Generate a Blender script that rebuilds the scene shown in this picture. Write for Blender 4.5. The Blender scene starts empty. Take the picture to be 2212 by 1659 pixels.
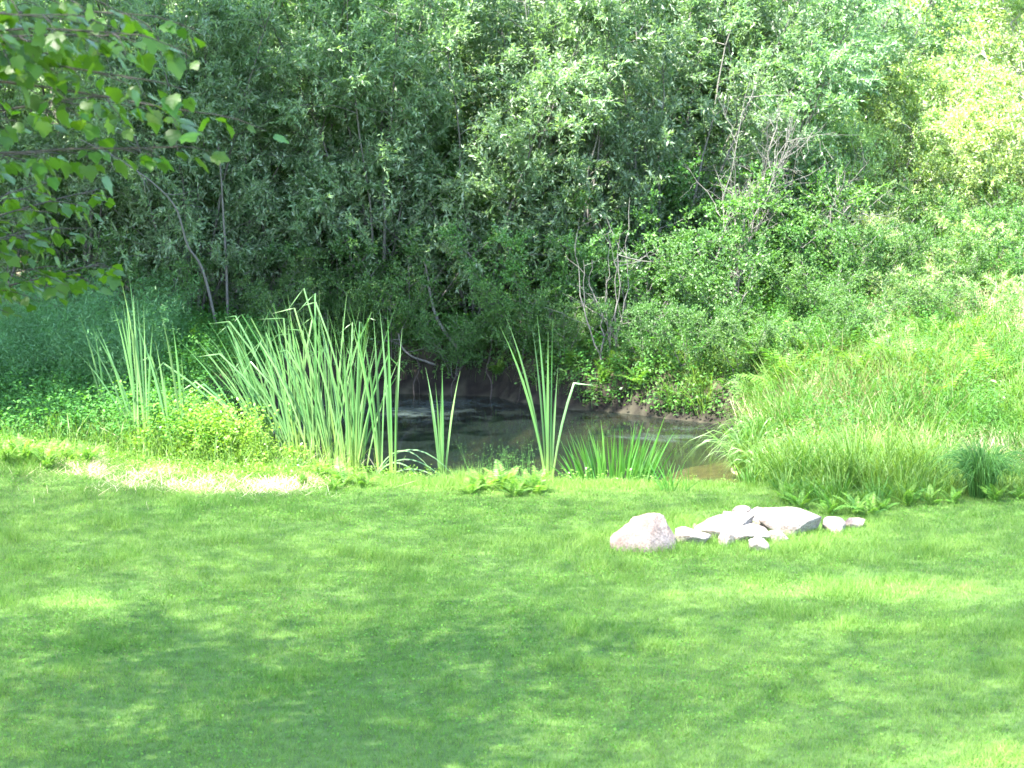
import bpy, math
import numpy as np
from mathutils import Vector, Matrix

# ------------------------------------------------------------------ camera, world, sun, exposure
SC = bpy.context.scene
COL = SC.collection
CAM_H, PITCH, HFOV = 5.0, -8.6, 25.7
cam_d = bpy.data.cameras.new('camera'); cam = bpy.data.objects.new('camera', cam_d); COL.objects.link(cam)
cam.location = (0, 0, CAM_H); cam.rotation_euler = (math.radians(90 + PITCH), 0, 0)
cam_d.sensor_width = 36; cam_d.lens = 18 / math.tan(math.radians(HFOV / 2))
cam_d.clip_end = 2000; cam_d.clip_start = 0.1
cam_d.dof.use_dof = True; cam_d.dof.focus_distance = 27; cam_d.dof.aperture_fstop = 4.5
SC.camera = cam

SUN_AZ, SUN_EL = -135.0, 58.0          # azimuth from +Y towards +X
W = bpy.data.worlds.new('World'); SC.world = W; W.use_nodes = True
wn = W.node_tree.nodes; wl = W.node_tree.links
sky = wn.new('ShaderNodeTexSky'); sky.sky_type = 'NISHITA'; sky.sun_disc = False
sky.sun_elevation = math.radians(SUN_EL); sky.sun_rotation = math.radians(SUN_AZ)
wl.new(sky.outputs[0], wn['Background'].inputs['Color']); wn['Background'].inputs['Strength'].default_value = 0.15
ae, el = math.radians(SUN_AZ), math.radians(SUN_EL)
TO_SUN = Vector((math.sin(ae) * math.cos(el), math.cos(ae) * math.cos(el), math.sin(el)))
sd_ = bpy.data.lights.new('sun', 'SUN'); sd_.energy = 4.6; sd_.angle = math.radians(0.53); sd_.color = (1.0, 0.955, 0.87)
sun = bpy.data.objects.new('sun', sd_); COL.objects.link(sun)
sun.rotation_euler = TO_SUN.to_track_quat('Z', 'Y').to_euler(); sun.location = (-20, 30, 40)
SC.view_settings.view_transform = 'Standard'; SC.view_settings.look = 'None'
SC.view_settings.exposure = 3.45; SC.view_settings.gamma = 1.0; SC.view_settings.use_curve_mapping = False
SC.render.engine = 'CYCLES'
cy = SC.cycles
cy.max_bounces = 10; cy.diffuse_bounces = 6; cy.glossy_bounces = 3; cy.transmission_bounces = 5; cy.transparent_max_bounces = 8
cy.sample_clamp_indirect = 6; cy.caustics_reflective = False; cy.caustics_refractive = False
cy.filter_width = 1.6

# ------------------------------------------------------------------ helpers
FPX = 1106 / math.tan(math.radians(HFOV / 2))            # focal length in pixels of a 2212 px wide picture
def ray(px, v):
    a = math.radians(PITCH)
    dx, dz = (px - 1106) / FPX, -(v - 829.5) / FPX
    return (dx, math.cos(a) - dz * math.sin(a), math.sin(a) + dz * math.cos(a))
def at_depth(px, v, y):
    r = ray(px, v); t = y / r[1]
    return np.array((r[0] * t, y, CAM_H + r[2] * t))
def on_ground(px, v):
    r = ray(px, v); tt = np.arange(12, 90, 0.02)
    hit = CAM_H + r[2] * tt < ground_z(r[0] * tt, r[1] * tt); t = tt[np.argmax(hit)] if hit.any() else 60.0
    return np.array((r[0] * t, r[1] * t, CAM_H + r[2] * t))

def hsh(ix, iy, s):
    h = np.sin(ix * 127.1 + iy * 311.7 + s * 74.7) * 43758.5453
    return h - np.floor(h)
def noise(x, y, s=0):
    x = np.asarray(x, float); y = np.asarray(y, float)
    ix, iy = np.floor(x), np.floor(y); fx, fy = x - ix, y - iy
    fx = fx * fx * (3 - 2 * fx); fy = fy * fy * (3 - 2 * fy)
    a, b, c, d = hsh(ix, iy, s), hsh(ix + 1, iy, s), hsh(ix, iy + 1, s), hsh(ix + 1, iy + 1, s)
    return a + (b - a) * fx + (c - a) * fy + (a - b - c + d) * fx * fy
def fbm(x, y, s=0, o=3):
    t, a, n = 0, 0.5, 0
    for k in range(o):
        t = t + a * noise(x * 2 ** k, y * 2 ** k, s + k * 13); n += a; a *= 0.5
    return t / n
def sstep(a, b, x):
    t = np.clip((np.asarray(x, float) - a) / (b - a), 0, 1); return t * t * (3 - 2 * t)
def unit(v):
    return v / np.maximum(np.linalg.norm(v, axis=-1, keepdims=True), 1e-9)

def mesh_np(name, V, F, attrs=None, smooth=False):
    """F: list of arrays of faces (each array one face size)"""
    if not isinstance(F, list): F = [F]
    F = [np.asarray(f, np.int32) for f in F if len(f)]
    me = bpy.data.meshes.new(name); V = np.asarray(V, np.float32)
    me.vertices.add(len(V)); me.vertices.foreach_set('co', V.ravel())
    loops = np.concatenate([f.ravel() for f in F]); sizes = np.concatenate([np.full(len(f), f.shape[1], np.int32) for f in F])
    me.loops.add(len(loops)); me.loops.foreach_set('vertex_index', loops)
    me.polygons.add(len(sizes)); st = np.zeros(len(sizes), np.int32); st[1:] = np.cumsum(sizes)[:-1]
    me.polygons.foreach_set('loop_start', st)
    if smooth: me.polygons.foreach_set('use_smooth', np.ones(len(sizes), bool))
    for k, a in (attrs or {}).items():
        a = np.asarray(a, np.float32)
        if a.ndim == 1:
            at = me.attributes.new(k, 'FLOAT', 'POINT'); at.data.foreach_set('value', a)
        else:
            at = me.attributes.new(k, 'FLOAT_COLOR', 'POINT')
            at.data.foreach_set('color', np.c_[a, np.ones(len(a))].astype(np.float32).ravel())
    me.update(calc_edges=True); me.validate()
    return me
def obj(name, me, mat=None, parent=None, loc=None, rot=None, scale=None):
    o = bpy.data.objects.new(name, me); COL.objects.link(o)
    if mat is not None and me is not None and len(me.materials) == 0: me.materials.append(mat)
    if parent is not None: o.parent = parent
    if loc is not None: o.location = [float(q) for q in loc]
    if rot is not None: o.rotation_euler = rot
    if scale is not None: o.scale = (scale,) * 3 if np.isscalar(scale) else scale
    return o
def tag(o, label=None, cat=None, group=None, kind=None):
    if label: o['label'] = label
    if cat: o['category'] = cat
    if group: o['group'] = group
    if kind: o['kind'] = kind
    return o
def thing(name, loc, label, cat, group=None, rz=0.0, scale=None):
    return tag(obj(name, None, None, None, loc, (0, 0, rz), scale), label, cat, group)
def copy_tree(o, loc, rz=0.0, scale=1.0, label=None, group=None, cat=None):
    r = o.copy(); COL.objects.link(r); r.location = [float(q) for q in loc]; r.rotation_euler = (0, 0, rz)
    r.scale = (scale,) * 3 if np.isscalar(scale) else scale
    tag(r, label, cat, group)
    for ch in o.children:
        c = ch.copy(); COL.objects.link(c); c.parent = r
        for g in ch.children:
            d = g.copy(); COL.objects.link(d); d.parent = c
    return r

def tube(P, R, n=6):
    P = np.asarray(P, float); R = np.broadcast_to(np.asarray(R, float), (len(P),))
    T = unit(np.gradient(P, axis=0)); up = np.array((0.31, 0.17, 0.93)) if abs(T[0][2]) < 0.8 else np.array((0.9, 0.3, 0.1))
    U = unit(np.cross(T, up)); Wv = np.cross(T, U)
    a = np.arange(n) * 2 * np.pi / n
    V = P[:, None] + (U[:, None] * np.cos(a)[None, :, None] + Wv[:, None] * np.sin(a)[None, :, None]) * R[:, None, None]
    i = np.arange(len(P) - 1)[:, None] * n; j = np.arange(n)[None]; j2 = (j + 1) % n
    F = np.stack([i + j, i + j2, i + n + j2, i + n + j], -1).reshape(-1, 4)
    return V.reshape(-1, 3), F
def join(parts):
    V, F, k = [], [], 0
    for v, f in parts:
        V.append(v); F.append(f + k); k += len(v)
    return np.concatenate(V), np.concatenate(F)

def leaves(P, D, N, L, Wd, fold=0.12, mid=0.42):
    S = unit(np.cross(D, N)); N = np.cross(S, D)
    L = np.broadcast_to(np.asarray(L, float), (len(P),))[:, None]; Wd = np.broadcast_to(np.asarray(Wd, float), (len(P),))[:, None]
    m = P + D * L * mid + N * Wd * fold
    V = np.stack([P, m + S * Wd / 2, P + D * L - N * L * 0.1, m - S * Wd / 2], 1).reshape(-1, 3)
    F = np.arange(len(P) * 4).reshape(-1, 4)
    return V, F

# ------------------------------------------------------------------ materials
def nodes_of(name):
    m = bpy.data.materials.new(name); m.use_nodes = True
    return m, m.node_tree.nodes, m.node_tree.links, m.node_tree.nodes['Principled BSDF']
def rgb(c): return (c[0], c[1], c[2], 1)
def mixc(nt, lk, fac, a, b):
    n = nt.new('ShaderNodeMix'); n.data_type = 'RGBA'
    for s, v in ((n.inputs[0], fac), (n.inputs[6], a), (n.inputs[7], b)):
        if isinstance(v, (int, float)): s.default_value = v
        elif isinstance(v, tuple): s.default_value = rgb(v)
        else: lk.new(v, s)
    return n.outputs[2]
def leaf_mat(name, a, b, under=None, transl=0.4, tcol=None, rough=0.42, spec=0.5, base=None, objvar=0.25):
    m, nt, lk, bs = nodes_of(name)
    at = nt.new('ShaderNodeAttribute'); at.attribute_name = 'tint'
    c = mixc(nt, lk, at.outputs['Fac'], a, b)
    oi = nt.new('ShaderNodeObjectInfo')
    hv = nt.new('ShaderNodeHueSaturation'); mr = nt.new('ShaderNodeMapRange')
    mr.inputs['To Min'].default_value = 1 - objvar; mr.inputs['To Max'].default_value = 1 + objvar
    lk.new(oi.outputs['Random'], mr.inputs['Value']); lk.new(mr.outputs[0], hv.inputs['Value'])
    mr2 = nt.new('ShaderNodeMapRange'); mr2.inputs['To Min'].default_value = 0.5 - 0.05 * objvar; mr2.inputs['To Max'].default_value = 0.5 + 0.05 * objvar
    mu = nt.new('ShaderNodeMath'); mu.operation = 'MULTIPLY'; mu.inputs[1].default_value = 7.31
    fr = nt.new('ShaderNodeMath'); fr.operation = 'FRACT'
    lk.new(oi.outputs['Random'], mu.inputs[0]); lk.new(mu.outputs[0], fr.inputs[0]); lk.new(fr.outputs[0], mr2.inputs['Value']); lk.new(mr2.outputs[0], hv.inputs['Hue'])
    lk.new(c, hv.inputs['Color']); c = hv.outputs[0]
    if base is not None:
        a2 = nt.new('ShaderNodeAttribute'); a2.attribute_name = 'along'
        r = nt.new('ShaderNodeMapRange'); r.inputs['From Min'].default_value = 0.02; r.inputs['From Max'].default_value = 0.35
        r.interpolation_type = 'SMOOTHSTEP'
        lk.new(a2.outputs['Fac'], r.inputs['Value']); c = mixc(nt, lk, r.outputs[0], base, c)
    top = c
    if under is not None:
        g = nt.new('ShaderNodeNewGeometry'); c = mixc(nt, lk, g.outputs['Backfacing'], c, under)
    lk.new(c, bs.inputs['Base Color']); bs.inputs['Roughness'].default_value = rough
    bs.inputs['Specular IOR Level'].default_value = spec
    tr = nt.new('ShaderNodeBsdfTranslucent')
    tc = nt.new('ShaderNodeMix'); tc.data_type = 'RGBA'; tc.blend_type = 'MULTIPLY'; tc.inputs[0].default_value = 1
    lk.new(top, tc.inputs[6]); tc.inputs[7].default_value = rgb(tcol or (1.5, 1.5, 0.6)); lk.new(tc.outputs[2], tr.inputs['Color'])
    ms = nt.new('ShaderNodeMixShader'); ms.inputs[0].default_value = transl
    lk.new(bs.outputs[0], ms.inputs[1]); lk.new(tr.outputs[0], ms.inputs[2])
    lk.new(ms.outputs[0], nt['Material Output'].inputs['Surface'])
    return m
def bark_mat(name, a, b, scale=6.0):
    m, nt, lk, bs = nodes_of(name)
    tc = nt.new('ShaderNodeTexCoord'); mp = nt.new('ShaderNodeMapping'); mp.inputs['Scale'].default_value = (scale * 4, scale * 4, scale)
    nz = nt.new('ShaderNodeTexNoise'); nz.inputs['Detail'].default_value = 6
    lk.new(tc.outputs['Object'], mp.inputs[0]); lk.new(mp.outputs[0], nz.inputs['Vector'])
    r = nt.new('ShaderNodeValToRGB'); r.color_ramp.elements[0].position = 0.35; r.color_ramp.elements[1].position = 0.68
    r.color_ramp.elements[0].color = rgb(a); r.color_ramp.elements[1].color = rgb(b)
    lk.new(nz.outputs[0], r.inputs[0]); lk.new(r.outputs[0], bs.inputs['Base Color']); bs.inputs['Roughness'].default_value = 0.9
    bp = nt.new('ShaderNodeBump'); bp.inputs['Strength'].default_value = 0.5; bp.inputs['Distance'].default_value = 0.01
    lk.new(nz.outputs[0], bp.inputs['Height']); lk.new(bp.outputs[0], bs.inputs['Normal'])
    return m
def attr_mat(name, attr='col', rough=0.95, noise_scale=9.0):
    m, nt, lk, bs = nodes_of(name)
    at = nt.new('ShaderNodeAttribute'); at.attribute_name = attr
    tc = nt.new('ShaderNodeTexCoord')
    nz = nt.new('ShaderNodeTexNoise'); nz.inputs['Scale'].default_value = noise_scale; nz.inputs['Detail'].default_value = 8
    lk.new(tc.outputs['Object'], nz.inputs['Vector'])
    hv = nt.new('ShaderNodeHueSaturation'); mr = nt.new('ShaderNodeMapRange')
    mr.inputs['From Min'].default_value = 0.25; mr.inputs['From Max'].default_value = 0.75; mr.inputs['To Min'].default_value = 0.5; mr.inputs['To Max'].default_value = 1.5
    lk.new(nz.outputs[0], mr.inputs['Value']); lk.new(mr.outputs[0], hv.inputs['Value']); lk.new(at.outputs['Color'], hv.inputs['Color'])
    lk.new(hv.outputs[0], bs.inputs['Base Color']); bs.inputs['Roughness'].default_value = rough
    bs.inputs['Specular IOR Level'].default_value = 0.2
    bp = nt.new('ShaderNodeBump'); bp.inputs['Strength'].default_value = 0.6; bp.inputs['Distance'].default_value = 0.05
    lk.new(nz.outputs[0], bp.inputs['Height']); lk.new(bp.outputs[0], bs.inputs['Normal'])
    return m

M = {}
M['willow'] = leaf_mat('willow_leaf', (0.075, 0.142, 0.07), (0.165, 0.26, 0.13), (0.25, 0.33, 0.23), 0.5, (1.35, 1.55, 0.6), 0.45, 0.55)
M['alder'] = leaf_mat('alder_leaf', (0.035, 0.095, 0.02), (0.08, 0.17, 0.035), (0.09, 0.17, 0.07), 0.4, (1.4, 1.6, 0.4), 0.5, 0.4)
M['bright'] = leaf_mat('bush_leaf', (0.16, 0.26, 0.075), (0.27, 0.38, 0.15), (0.28, 0.37, 0.22), 0.42, (1.6, 1.55, 0.5), 0.4, 0.55)
M['maple'] = leaf_mat('maple_leaf', (0.028, 0.076, 0.008), (0.055, 0.12, 0.012), (0.042, 0.09, 0.02), 0.55, (1.5, 1.5, 0.3), 0.4, 0.4, objvar=0.3)
M['shade'] = leaf_mat('tall_tree_leaf', (0.05, 0.11, 0.02), (0.09, 0.17, 0.035), None, 0.35, (1.4, 1.5, 0.4))
M['cattail'] = leaf_mat('cattail_leaf', (0.055, 0.148, 0.04), (0.115, 0.215, 0.075), None, 0.38, (1.4, 1.5, 0.6), 0.36, 0.6, base=(0.21, 0.3, 0.07))
M['iris'] = leaf_mat('iris_leaf', (0.04, 0.135, 0.016), (0.075, 0.2, 0.03), None, 0.4, (1.5, 1.6, 0.4), 0.38, 0.5)
M['dry'] = leaf_mat('dry_leaf', (0.4, 0.34, 0.22), (0.62, 0.56, 0.4), None, 0.3, (1.2, 1.1, 0.8), 0.7, 0.2)
M['thatch'] = leaf_mat('thatch_blade', (0.11, 0.09, 0.045), (0.22, 0.19, 0.1), None, 0.3, (1.2, 1.1, 0.8), 0.8, 0.1)
M['fern'] = leaf_mat('fern_frond', (0.075, 0.185, 0.025), (0.14, 0.27, 0.05), None, 0.45, (1.5, 1.5, 0.5), 0.5, 0.35)
M['lawn'] = leaf_mat('lawn_blade', (0.05, 0.122, 0.018), (0.15, 0.22, 0.045), None, 0.4, (1.4, 1.5, 0.45), 0.55, 0.3)
M['clover'] = leaf_mat('clover_leaf', (0.055, 0.13, 0.018), (0.1, 0.19, 0.036), None, 0.35, (1.3, 1.5, 0.4), 0.8, 0.08)
M['tallgrass'] = leaf_mat('tall_grass_blade', (0.035, 0.11, 0.015), (0.115, 0.19, 0.042), None, 0.4, (1.4, 1.5, 0.45), 0.5, 0.3)
M['sedge'] = leaf_mat('sedge_blade', (0.06, 0.15, 0.025), (0.125, 0.225, 0.05), None, 0.4, (1.5, 1.5, 0.5), 0.4, 0.5)
M['herb'] = leaf_mat('herb_leaf', (0.035, 0.12, 0.02), (0.08, 0.19, 0.04), (0.08, 0.17, 0.06), 0.4, (1.4, 1.5, 0.45), 0.6, 0.25)
M['horsetail'] = leaf_mat('horsetail_leaf', (0.05, 0.135, 0.045), (0.09, 0.19, 0.07), None, 0.35, (1.3, 1.5, 0.8), 0.5, 0.4)
M['sunherb'] = leaf_mat('sunny_herb_leaf', (0.08, 0.2, 0.02), (0.16, 0.29, 0.05), None, 0.42, (1.5, 1.5, 0.5), 0.45, 0.45)
M['bark'] = bark_mat('grey_bark', (0.05, 0.048, 0.042), (0.15, 0.145, 0.128))
M['pale_bark'] = bark_mat('pale_grey_bark', (0.14, 0.13, 0.11), (0.32, 0.30, 0.26))
M['dark_bark'] = bark_mat('dark_bark', (0.014, 0.011, 0.008), (0.04, 0.031, 0.024))
M['ground'] = attr_mat('ground_soil', 'col', 0.95, 7.0)

# ------------------------------------------------------------------ terrain
WL = -0.40
SHORE = np.array([(-2.9, 27.9), (-1.6, 27.0), (0, 26.75), (1.5, 26.6), (2.5, 26.35), (3.15, 26.45), (2.75, 27.4), (2.9, 28.8), (3.35, 30.4), (3.15, 31.7),
                  (2.2, 32.5), (0.9, 33.3), (-0.3, 34.4), (-1.8, 34.8), (-3.2, 33.9), (-3.9, 31.6), (-3.6, 29.2)])
def shore_sd(x, y):
    x = np.asarray(x, float); y = np.asarray(y, float)
    wx = x + 0.35 * (fbm(x * 1.3, y * 1.3, 5) - 0.5); wy = y + 0.35 * (fbm(x * 1.3, y * 1.3, 9) - 0.5)
    d = np.full(wx.shape, 1e9); ins = np.zeros(wx.shape, bool)
    n = len(SHORE)
    for i in range(n):
        a, b = SHORE[i], SHORE[(i + 1) % n]; e = b - a
        t = np.clip(((wx - a[0]) * e[0] + (wy - a[1]) * e[1]) / (e @ e), 0, 1)
        d = np.minimum(d, np.hypot(wx - a[0] - e[0] * t, wy - a[1] - e[1] * t))
        c = ((a[1] > wy) != (b[1] > wy)) & (wx < (b[0] - a[0]) * (wy - a[1]) / (b[1] - a[1] + 1e-12) + a[0]); ins ^= c
    return np.where(ins, -d, d)
def land_z(x, y):
    x = np.asarray(x, float); y = np.asarray(y, float)
    h = 0.10 * (fbm(x * 0.3, y * 0.3, 2) - 0.5) + 0.03 * (fbm(x * 1.5, y * 1.5, 3) - 0.5)
    h = h + 0.30 * np.exp(-((x + 6.4) / 1.7) ** 2 - ((y - 25.6) / 1.3) ** 2)            # low mound at the left end of the lawn
    h = h + sstep(27, 40, y) * (0.45 + 0.23 * np.clip(x - 2.5, 0, 12)) + 0.1 * sstep(27, 30, y) * sstep(3, 5, x)
    h = h - 0.18 * sstep(25.0, 27.0, y) * sstep(-5.5, -3.5, x) * (1 - sstep(27, 30, y))
    far = np.clip(y - 42, 0, 60); h = h + 0.13 * far
    return h
def ground_z(x, y):
    s = shore_sd(x, y); l = land_z(x, y)
    far = sstep(30.5, 33, np.asarray(y, float))
    w = 1.0 - 0.55 * far
    up = WL + (l - WL) * sstep(-0.05, 1, s / w)
    shallow = np.exp(-((np.asarray(x, float) - 2.4) / 1.1) ** 2 - ((np.asarray(y, float) - 28.3) / 1.6) ** 2)
    bed = WL - np.minimum(0.75 - 0.55 * shallow, -s * (0.6 - 0.5 * shallow))
    return np.where(s < 0, bed, up)

xs = np.unique(np.concatenate([np.arange(-13, 14.01, 0.16), -13 - np.cumsum(np.geomspace(0.3, 110, 20)), 14 + np.cumsum(np.geomspace(0.3, 110, 20))]))
ys = np.unique(np.concatenate([np.arange(11, 46.01, 0.16), 11 - np.cumsum(np.geomspace(0.3, 90, 18)), 46 + np.cumsum(np.geomspace(0.3, 150, 20))]))
GX, GY = np.meshgrid(xs, ys); GX1, GY1 = GX.ravel(), GY.ravel()
GZ = ground_z(GX1, GY1); GS = shore_sd(GX1, GY1)
nx, ny = len(xs), len(ys); i = np.arange(ny - 1)[:, None] * nx + np.arange(nx - 1)[None]
GF = np.stack([i, i + 1, i + nx + 1, i + nx], -1).reshape(-1, 4)
def lerp(a, b, t): return np.asarray(a) + (np.asarray(b) - np.asarray(a)) * np.asarray(t)[:, None]
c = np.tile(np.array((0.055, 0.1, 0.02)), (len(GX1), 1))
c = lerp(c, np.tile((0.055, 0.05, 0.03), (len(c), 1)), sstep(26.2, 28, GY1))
c = lerp(c, np.tile((0.007, 0.0055, 0.004), (len(c), 1)), (1 - sstep(0.1, 0.7, GS)) * sstep(29, 31, GY1))  # far-bank soil painted near-black, standing in for shade under the overhang
shal = np.exp(-((GX1 - 2.4) / 1.1) ** 2 - ((GY1 - 28.3) / 1.6) ** 2)
c = np.where((GS < 0.02)[:, None], lerp(np.tile((0.03, 0.028, 0.018), (len(c), 1)), np.tile((0.2, 0.17, 0.09), (len(c), 1)), np.clip(shal * 1.4, 0, 1)), c)
straw = np.clip(np.exp(-((GX1 + 4.6) / 0.8) ** 2 - ((GY1 - 25.9) / 0.6) ** 2) + np.exp(-((GX1 + 3.2) / 1.0) ** 2 - ((GY1 - 25.6) / 0.55) ** 2), 0, 1)
c = lerp(c, np.tile((0.42, 0.36, 0.22), (len(c), 1)), np.clip(straw * 1.6 * sstep(.42, .68, fbm(GX1 * 2.2, GY1 * 1.6, 17)), 0, .6))
sand = np.exp(-((GX1 - 8.2) / 0.9) ** 2 - ((GY1 - 36.5) / 0.8) ** 2)
c = lerp(c, np.tile((0.36, 0.31, 0.22), (len(c), 1)), np.clip(sand * 1.3, 0, 1))
c = lerp(c, np.tile((0.10, 0.13, 0.04), (len(c), 1)), sstep(44, 50, GY1))
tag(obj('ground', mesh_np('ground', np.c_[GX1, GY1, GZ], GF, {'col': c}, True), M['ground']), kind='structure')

# water: clear brownish film of water over the muddy bed, with algae film
m, nt, lk, bs = nodes_of('pond_water')
tcn = nt.new('ShaderNodeTexCoord')
n1 = nt.new('ShaderNodeTexNoise'); n1.inputs['Scale'].default_value = 3.0; n1.inputs['Detail'].default_value = 3; lk.new(tcn.outputs['Object'], n1.inputs['Vector'])
bp = nt.new('ShaderNodeBump'); bp.inputs['Strength'].default_value = 0.12; bp.inputs['Distance'].default_value = 0.02; lk.new(n1.outputs[0], bp.inputs['Height'])
gl = nt.new('ShaderNodeBsdfGlossy'); gl.inputs['Roughness'].default_value = 0.06; gl.inputs['Color'].default_value = (0.9, 0.95, 1, 1); lk.new(bp.outputs[0], gl.inputs['Normal'])
tr = nt.new('ShaderNodeBsdfTransparent'); tr.inputs['Color'].default_value = (0.5, 0.5, 0.38, 1)
fr = nt.new('ShaderNodeFresnel'); fr.inputs['IOR'].default_value = 1.33; lk.new(bp.outputs[0], fr.inputs['Normal'])
mk = nt.new('ShaderNodeBsdfDiffuse'); mk.inputs['Color'].default_value = (0.022, 0.034, 0.03, 1); mm = nt.new('ShaderNodeMixShader'); mm.inputs[0].default_value = 0.2; lk.new(tr.outputs[0], mm.inputs[1]); lk.new(mk.outputs[0], mm.inputs[2])
ms = nt.new('ShaderNodeMixShader'); lk.new(fr.outputs[0], ms.inputs[0]); lk.new(mm.outputs[0], ms.inputs[1]); lk.new(gl.outputs[0], ms.inputs[2])
# algae film: streaky patches gathered by the banks (attribute says where it gathers)
fa = nt.new('ShaderNodeAttribute'); fa.attribute_name = 'film'
mp = nt.new('ShaderNodeMapping'); mp.inputs['Scale'].default_value = (0.8, 1.6, 1); lk.new(tcn.outputs['Object'], mp.inputs[0])
n2 = nt.new('ShaderNodeTexNoise'); n2.inputs['Scale'].default_value = 1.6; n2.inputs['Detail'].default_value = 8; n2.inputs['Roughness'].default_value = 0.62; lk.new(mp.outputs[0], n2.inputs['Vector'])
ad = nt.new('ShaderNodeMath'); ad.operation = 'ADD'; lk.new(n2.outputs[0], ad.inputs[0]); lk.new(fa.outputs['Fac'], ad.inputs[1])
rm = nt.new('ShaderNodeMapRange'); rm.inputs['From Min'].default_value = 0.78; rm.inputs['From Max'].default_value = 1.0; rm.inputs['To Max'].default_value = 0.42; lk.new(ad.outputs[0], rm.inputs['Value'])
n3 = nt.new('ShaderNodeTexNoise'); n3.inputs['Scale'].default_value = 30; lk.new(tcn.outputs['Object'], n3.inputs['Vector'])
bs.inputs['Roughness'].default_value = 0.35
fc = mixc(nt, lk, n3.outputs[0], (0.03, 0.048, 0.045), (0.085, 0.11, 0.105)); lk.new(fc, bs.inputs['Base Color'])
ms2 = nt.new('ShaderNodeMixShader'); lk.new(rm.outputs[0], ms2.inputs[0]); lk.new(ms.outputs[0], ms2.inputs[1]); lk.new(bs.outputs[0], ms2.inputs[2])
lk.new(ms2.outputs[0], nt['Material Output'].inputs['Surface'])
wx, wy = np.meshgrid(np.arange(-4.8, 4.41, 0.2), np.arange(25.6, 35.7, 0.2)); wx, wy = wx.ravel(), wy.ravel()
film = 0.02 + 0.42 * np.exp(-((wx + 1.6) / 1.9) ** 2 - ((wy - 33.2) / 1.5) ** 2) + 0.34 * np.exp(-((wx - 2.3) / 1.0) ** 2 - ((wy - 31.0) / 1.0) ** 2) + 0.3 * np.exp(-((wx - 2.8) / 0.8) ** 2 - ((wy - 26.6) / 0.35) ** 2) + 0.3 * np.exp(-((wx + 3.2) / 0.8) ** 2 - ((wy - 31) / 2) ** 2)
nwx = len(np.arange(-4.8, 4.41, 0.2)); nwy = len(wx) // nwx; i = np.arange(nwy - 1)[:, None] * nwx + np.arange(nwx - 1)[None]
tag(obj('pond_water', mesh_np('pond_water', np.c_[wx, wy, np.full(len(wx), WL)], np.stack([i, i + 1, i + nwx + 1, i + nwx], -1).reshape(-1, 4), {'film': film}, True), m), kind='structure')

# ------------------------------------------------------------------ thicket shrubs
def poly(base, d, L, rng, n=7, wob=0.05, rise=0.0, droop=0.0):
    t = np.linspace(0, 1, n)[:, None]; d = np.asarray(d, float); d = d / np.linalg.norm(d)
    w = np.cumsum(rng.normal(0, wob * L / n, (n, 3)), 0); w -= w[0]
    return np.asarray(base) + d * L * t + np.array((0, 0, 1)) * L * (rise * t ** 2 - droop * t ** 2) + w

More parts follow.
